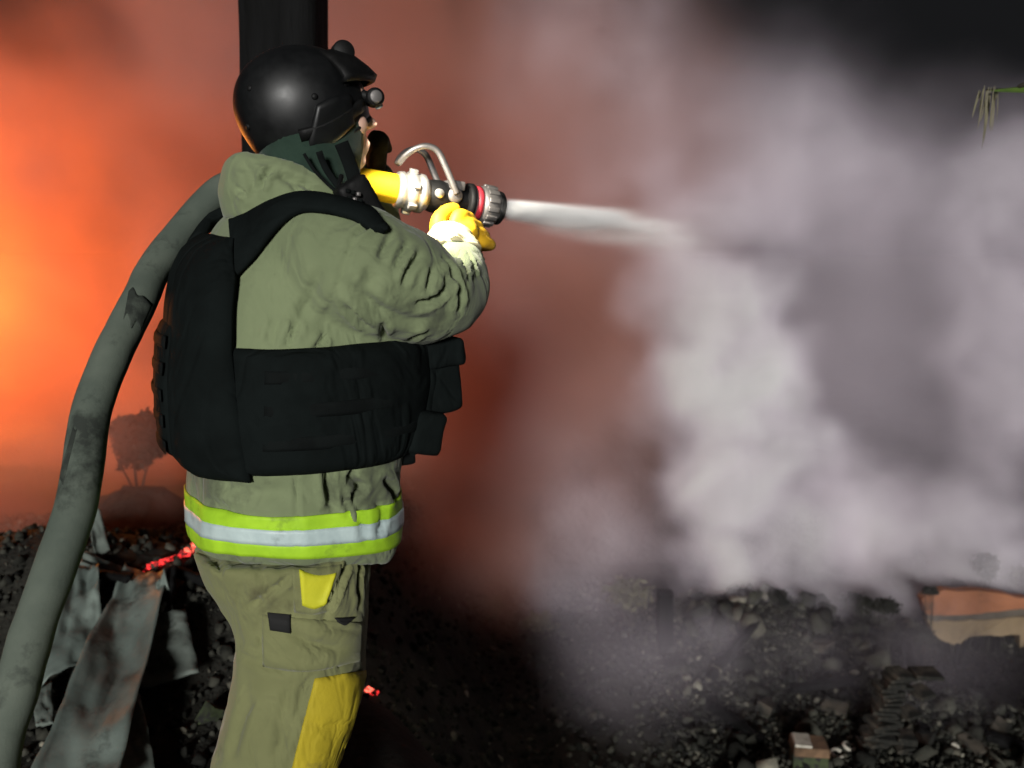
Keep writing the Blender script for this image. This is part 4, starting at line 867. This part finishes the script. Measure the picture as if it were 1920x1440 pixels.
# ------------------------------------------------------------------ nozzle
NO, NT = at(690, 345, 1.865), at(937, 391, 2.0); ND = (NT - NO).normalized(); NL = (NT - NO).length
NU = (U_ - ND * U_.dot(ND)).normalized(); NS = ND.cross(NU)
def nx(px): return NL * (px - 690) / 247.0              # distance along the barrel for a pixel column
def npt(px, u=0.0, s=0.0): return NO + ND * nx(px) + NU * u + NS * s
nozzle = empty('fire_nozzle', npt(815)); tag(nozzle, 'pistol-grip fire nozzle with silver coupling and ribbed grey head, spraying water', 'nozzle')
link('yellow_sleeve', lathe('yellow_sleeve', NO, ND, [(nx(625), .030), (nx(640), .0315), (nx(690), .032), (nx(735), .0325), (nx(748), .0318)]), M['hose_yellow'], nozzle)
cpl = link('coupling', lathe('coupling', NO, ND, [(nx(738), .0335), (nx(741), .039), (nx(749), .0405), (nx(751), .037), (nx(756), .037), (nx(758), .043), (nx(768), .0445), (nx(771), .041), (nx(776), .040), (nx(778), .0425), (nx(786), .0425), (nx(789), .038), (nx(794), .034)], 40), M['alu'], nozzle)
for k in range(6):
    a = k * math.pi / 3 + .3; v = NU * math.cos(a) + NS * math.sin(a); link('lug', box_mesh('lug', npt(764) + v * .045, ND * .009, v * .005, ND.cross(v) * .007, .002), M['alu'], cpl)
vb = link('valve_body', lathe('valve_body', NO, ND, [(nx(790), .030), (nx(796), .033), (nx(806), .036), (nx(818), .037), (nx(830), .034), (nx(840), .028), (nx(852), .026), (nx(866), .028), (nx(872), .030)], 36), M['rubber'], nozzle)
for s in (-1, 1):
    link('pivot', lathe('pivot', npt(838, .006, .026 * s), NS * s, [(0, .017), (.010, .017), (.013, .014), (.0135, .004)], 22), M['dark_alu'], vb)
link('body_cap', lathe('body_cap', npt(808, .004, -.034 if (NS.y > 0) else .034), NS * (-1 if NS.y > 0 else 1), [(0, .011), (.006, .010), (.007, .002)], 18), M['alu'], vb)
# bail handle: a bent bar on each side joined at the grip end
near = -1 if NS.y > 0 else 1
for s in (-1, 1):
    arm = [npt(838, .010, .040 * s), npt(828, .030, .041 * s), npt(812, .062, .040 * s), npt(796, .090, .038 * s), npt(778, .098, .034 * s), npt(760, .090, .026 * s), npt(745, .072, .016 * s), npt(738, .055, .004 * s)]
    arm = [Vector(p) for p in catmull(arm, 6)]
    link('bail_handle', ribbon('bail_handle', arm, [NS * s] * len(arm), .013, .010), M['dark_alu'], nozzle)
link('lever_hub', box_mesh('lever_hub', npt(842, .030, 0), ND * .018, NU * .010, NS * .030, .003), M['dark_alu'], nozzle)
link('grip', tube('grip', [npt(848, -.020), npt(856, -.055), npt(864, -.095), npt(870, -.125)], [.016, .0165, .0165, .018], 20), M['dark_alu'], nozzle)
hd = link('head', lathe('head', NO, ND, [(nx(868), .030), (nx(870), .040), (nx(879), .0415), (nx(882), .037), (nx(894), .037), (nx(896), .0415), (nx(903), .0435), (nx(915), .0435), (nx(922), .041), (nx(929), .036), (nx(934), .034), (nx(936), .028), (nx(932), .024)], 44), M['dark_alu'], nozzle)
link('red_ring', lathe('red_ring', NO, ND, [(nx(882), .0365), (nx(883), .040), (nx(892), .0405), (nx(894), .0365)], 40), M['red_ring'], hd)
link('rear_bumper', lathe('rear_bumper', NO, ND, [(nx(867), .036), (nx(869), .0425), (nx(877), .0432), (nx(880), .038)], 40), M['rubber'], hd)
for k in range(14):
    a = k * 2 * math.pi / 14; v = NU * math.cos(a) + NS * math.sin(a); link('tooth', box_mesh('tooth', npt(911) + v * .0435, ND * .013, v * .004, ND.cross(v) * .0055, .0015), M['dark_alu'], hd)
link('tip_ring', lathe('tip_ring', NO, ND, [(nx(927), .036), (nx(929), .0385), (nx(936), .0375), (nx(939), .033), (nx(938), .026)], 40), M['rubber'], hd)
# ------------------------------------------------------------------ smoke: grids filled by geometry nodes
def smoke_volume(name, lo, hi, res, puffs, mat, warp=.5, warp_scale=.6, n_scale=.9, erode=.55, detail=3.0, seed=0.0, gain=1.0, stretch=(1, 1, 1), width=.22, smooth=()):
    """puffs: (centre, (rx, ry, rz), amount); density = noise-eroded sum of soft ellipsoids"""
    ng = bpy.data.node_groups.new(name, 'GeometryNodeTree')
    ng.interface.new_socket('Geometry', in_out='INPUT', socket_type='NodeSocketGeometry')
    ng.interface.new_socket('Geometry', in_out='OUTPUT', socket_type='NodeSocketGeometry')
    N, L = ng.nodes.new, ng.links.new
    def math_(op, a, b=None, c=None, clamp=False):
        n = N('ShaderNodeMath'); n.operation = op; n.use_clamp = clamp
        for i, v in enumerate((a, b, c)):
            if v is None: continue
            if isinstance(v, (int, float)): n.inputs[i].default_value = v
            else: L(v, n.inputs[i])
        return n.outputs[0]
    def vec(op, a, b):
        n = N('ShaderNodeVectorMath'); n.operation = op
        for i, v in enumerate((a, b)):
            if isinstance(v, (tuple, list, Vector)): n.inputs[i].default_value = tuple(v)
            else: L(v, n.inputs[i])
        return n.outputs['Value'] if op in ('LENGTH', 'DISTANCE', 'DOT_PRODUCT') else n.outputs['Vector']
    pos = N('GeometryNodeInputPosition').outputs[0]
    sp = vec('MULTIPLY', vec('ADD', pos, (seed, seed * .7, -seed * .4)), stretch)
    n1 = N('ShaderNodeTexNoise'); n1.inputs['Scale'].default_value = warp_scale; n1.inputs['Detail'].default_value = 2.0; L(sp, n1.inputs['Vector'])
    off = vec('MULTIPLY', vec('SUBTRACT', n1.outputs['Color'], (.5, .5, .5)), (2 * warp, 2 * warp, 2 * warp))
    p = vec('ADD', pos, off); p2 = vec('ADD', sp, off)
    total = soft = None
    for i_, (c, r, a) in enumerate(list(puffs) + list(smooth)):
        d = vec('LENGTH', vec('DIVIDE', vec('SUBTRACT', p, c), r), (0, 0, 0))
        mr = N('ShaderNodeMapRange'); mr.interpolation_type = 'SMOOTHERSTEP'
        mr.inputs[1].default_value = 0.0; mr.inputs[2].default_value = 1.0; mr.inputs[3].default_value = a; mr.inputs[4].default_value = 0.0
        L(d, mr.inputs[0])
        if i_ < len(puffs): total = mr.outputs[0] if total is None else math_('ADD', total, mr.outputs[0])
        else: soft = mr.outputs[0] if soft is None else math_('ADD', soft, mr.outputs[0])
    n2 = N('ShaderNodeTexNoise'); n2.inputs['Scale'].default_value = n_scale; n2.inputs['Detail'].default_value = detail; n2.inputs['Roughness'].default_value = .55
    L(p2, n2.inputs['Vector'])
    k = N('ShaderNodeMapRange'); k.interpolation_type = 'SMOOTHSTEP'
    k.inputs[1].default_value = .5 - width; k.inputs[2].default_value = .5 + width; k.inputs[3].default_value = 1.0 - erode; k.inputs[4].default_value = 1.0 + erode
    L(n2.outputs['Fac'], k.inputs[0])
    dens = math_('MULTIPLY', total, k.outputs[0])
    if soft is not None: dens = math_('ADD', dens, soft)
    dens = math_('MAXIMUM', math_('MULTIPLY', dens, gain), 0.0)
    vc = N('GeometryNodeVolumeCube'); L(dens, vc.inputs['Density'])
    vc.inputs['Min'].default_value = lo; vc.inputs['Max'].default_value = hi
    for ax, v in zip('XYZ', res): vc.inputs['Resolution ' + ax].default_value = v
    sm = N('GeometryNodeSetMaterial'); sm.inputs['Material'].default_value = mat; L(vc.outputs[0], sm.inputs['Geometry'])
    out = N('NodeGroupOutput'); L(sm.outputs[0], out.inputs[0]); N('NodeGroupInput')
    vd = bpy.data.volumes.new(name); vd.materials.append(mat)
    o = bpy.data.objects.new(name, vd); COL.objects.link(o)
    md = o.modifiers.new('fill', 'NODES'); md.node_group = ng
    return o
def volume_mat(name, color, dens, aniso=.2, emit=None, emit_s=0.0, absorb=None, thin=None, full=2.0):
    m = bpy.data.materials.new(name); m.use_nodes = True; nt = m.node_tree; nt.nodes.clear()
    out = nt.nodes.new('ShaderNodeOutputMaterial'); pv = nt.nodes.new('ShaderNodeVolumePrincipled')
    pv.inputs['Color'].default_value = (*color, 1); pv.inputs['Density'].default_value = dens; pv.inputs['Anisotropy'].default_value = aniso
    if absorb: pv.inputs['Absorption Color'].default_value = (*absorb, 1)
    if thin:                                            # thin wisps take another tint than the dense core
        at2 = nt.nodes.new('ShaderNodeAttribute'); at2.attribute_name = 'density'
        r = nt.nodes.new('ShaderNodeMapRange'); r.inputs[1].default_value = .15; r.inputs[2].default_value = full; nt.links.new(at2.outputs['Fac'], r.inputs[0])
        mx = nt.nodes.new('ShaderNodeMix'); mx.data_type = 'RGBA'; mx.inputs[6].default_value = (*thin, 1); mx.inputs[7].default_value = (*color, 1); nt.links.new(r.outputs[0], mx.inputs[0]); nt.links.new(mx.outputs[2], pv.inputs['Color'])
    if emit:
        at_ = nt.nodes.new('ShaderNodeAttribute'); at_.attribute_name = 'density'
        mu = nt.nodes.new('ShaderNodeMath'); mu.operation = 'MULTIPLY'; mu.inputs[1].default_value = emit_s
        nt.links.new(at_.outputs['Fac'], mu.inputs[0]); nt.links.new(mu.outputs[0], pv.inputs['Emission Strength'])
        pv.inputs['Emission Color'].default_value = (*emit, 1)
    nt.links.new(pv.outputs[0], out.inputs['Volume'])
    return m
# ------------------------------------------------------------------ fire behind the smoke, far left
def puff(px, py, dep, rx, rz, ry, a): return (tuple(at(px, py, dep)), (rx, ry, rz), a)
M_fire = volume_mat('flames', (.9, .5, .3), .05, 0, (1.0, .26, .03), 1.3)
fire = smoke_volume('fire', (-7.5, 5.5, -1), (-2, 8.5, 4), (60, 36, 60), [puff(-90, 570, 7, 1.0, 1.1, 1.0, 1.1), puff(-40, 360, 7.2, .7, 1.0, .9, .25)], M_fire, seed=9, warp=.7, erode=.7)
tag(fire, 'orange flames glowing through smoke behind the hose', 'fire', kind='stuff')
fl = bpy.data.lights.new('flame_glow', 'POINT'); flo = bpy.data.objects.new('flame_glow', fl); COL.objects.link(flo)
flo.location = at(-90, 540, 7); fl.energy = 1120; fl.color = (1, .31, .05); fl.shadow_soft_size = .7
flo.parent = fire
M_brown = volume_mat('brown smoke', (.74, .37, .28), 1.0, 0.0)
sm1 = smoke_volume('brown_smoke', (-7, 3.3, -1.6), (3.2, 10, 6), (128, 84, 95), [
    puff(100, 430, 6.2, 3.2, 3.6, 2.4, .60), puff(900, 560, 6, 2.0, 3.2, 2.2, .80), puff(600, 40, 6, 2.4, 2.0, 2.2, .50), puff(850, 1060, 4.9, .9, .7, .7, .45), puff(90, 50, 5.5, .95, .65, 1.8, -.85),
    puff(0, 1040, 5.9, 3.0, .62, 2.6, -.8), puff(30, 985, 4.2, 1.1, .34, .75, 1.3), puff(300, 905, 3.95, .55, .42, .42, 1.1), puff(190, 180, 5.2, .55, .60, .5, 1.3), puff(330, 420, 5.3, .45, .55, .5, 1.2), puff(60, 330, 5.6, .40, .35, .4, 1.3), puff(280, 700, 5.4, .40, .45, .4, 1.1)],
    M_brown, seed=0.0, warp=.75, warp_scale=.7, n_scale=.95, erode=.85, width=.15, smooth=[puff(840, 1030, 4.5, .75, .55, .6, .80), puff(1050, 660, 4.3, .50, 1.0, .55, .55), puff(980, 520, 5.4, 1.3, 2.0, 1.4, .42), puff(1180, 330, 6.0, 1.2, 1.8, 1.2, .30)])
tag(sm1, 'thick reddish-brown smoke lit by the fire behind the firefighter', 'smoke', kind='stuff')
M_white = volume_mat('pale steam', (.975, .973, .968), 1.0, -.32, thin=(.93, .835, .955), full=3.2)  # mauve of the thin steam imitates the purple light on it
col_ = [(1430, 1120, .55, 3), (1360, 1050, .48, 3.5), (1520, 1010, .45, 3), (1400, 930, .48, 4.2), (1310, 870, .44, 3.4), (1470, 840, .46, 3.6), (1370, 760, .48, 3.8), (1280, 690, .44, 3), (1450, 690, .40, 3), (1340, 600, .46, 2.6), (1240, 560, .42, 1.6), (1420, 550, .40, 1.6), (1300, 440, .48, 1.1), (1180, 360, .55, .7), (1390, 390, .48, .8)]
sm2 = smoke_volume('steam', (-3.2, 3.2, -1.6), (7.0, 10, 5), (165, 115, 112), [puff(x, y, 5.3, r, r * .95, r * 1.1, a) for x, y, r, a in col_] + [
    puff(1120, 180, 6, 1.2, 1.8, 1.2, .40), puff(1500, 330, 6.2, 1.4, .95, 1.0, .55), puff(1230, 640, 5.6, .5, 1.2, .6, .9),
    puff(1900, 600, 6, .85, 2.0, 1.0, 1.0), puff(1840, 380, 6, .5, .6, .6, .7), puff(1760, 1010, 6, 1.3, .65, 1.0, 1.7), puff(1620, 930, 5.9, .6, .5, .6, 1.0), puff(1060, 1040, 5.2, .8, .8, .8, .45), puff(1365, 1220, 4.6, .22, .40, .30, .9)],
    M_white, seed=3.0, warp=.42, warp_scale=1.5, n_scale=2.0, erode=.80, width=.17, detail=4.5,
    smooth=[puff(2330, 720, 6.6, 1.7, 1.9, 1.3, .45), puff(1640, 640, 6.4, 2.1, 1.9, 1.6, .27), puff(1400, 280, 6.4, 1.6, 1.25, 1.3, .34), puff(1760, 380, 6.6, 1.3, 1.2, 1.2, .26), puff(960, 420, 5.4, 1.2, 1.9, 1.0, .20), puff(960, 760, 4.8, .9, 1.0, .8, .30), puff(1080, 800, 4.3, .45, .8, .5, .16), puff(850, 1030, 4.4, .7, .5, .6, .16), puff(500, 60, 5.2, 1.6, 1.0, 1.0, .10), puff(1650, 1240, 4.3, 1.3, .5, .7, .11), puff(1190, 1270, 4.4, .95, .75, .8, .30), puff(1180, 1020, 5.0, .7, .6, .6, .40)])
tag(sm2, 'pale grey steam billowing where the water hits', 'steam', kind='stuff')
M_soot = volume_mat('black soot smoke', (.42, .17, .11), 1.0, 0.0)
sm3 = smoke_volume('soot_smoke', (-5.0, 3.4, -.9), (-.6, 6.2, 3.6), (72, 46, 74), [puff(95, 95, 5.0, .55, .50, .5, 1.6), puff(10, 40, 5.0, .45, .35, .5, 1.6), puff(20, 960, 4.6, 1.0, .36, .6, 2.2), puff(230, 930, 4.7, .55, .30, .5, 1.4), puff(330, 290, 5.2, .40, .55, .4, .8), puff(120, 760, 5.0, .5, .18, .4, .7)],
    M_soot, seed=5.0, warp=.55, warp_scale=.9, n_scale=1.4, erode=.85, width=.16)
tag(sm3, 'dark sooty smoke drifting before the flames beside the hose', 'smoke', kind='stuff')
# ------------------------------------------------------------------ water jet
J0 = NT; J1 = at(1310, 434, 2.85); jd = J1 - J0; pf = []
for k in range(18):
    t = k / 17; r = .027 + .060 * t; pf.append((tuple(J0 + jd * (t * .95 + .025)), (r * 1.5 + .03, r * 1.5 + .03, r), (1 - t) ** 4.2 + .012 * (1 - t)))
    if k > 2: pf.append((tuple(J0 + jd * (t * .95 + .025) - U_ * (.012 + .03 * t)), (r * 1.8 + .03, r * 1.8 + .03, r * 1.1), .035 * (1 - t) ** .7))
M_jet = volume_mat('water spray', (.99, .99, .993), 85.0, -.3)
jet = smoke_volume('water_jet', tuple(Vector((J0.x - .02, J0.y - .08, J1.z - .20))), tuple(Vector((J1.x + .12, J1.y + .15, J0.z + .10))), (120, 70, 64), pf, M_jet, warp=.012, warp_scale=6, n_scale=16, erode=.6, width=.16, seed=2.0, stretch=(.22, .22, 1.5))
tag(jet, 'white jet of water spray leaving the nozzle', 'water', kind='stuff')
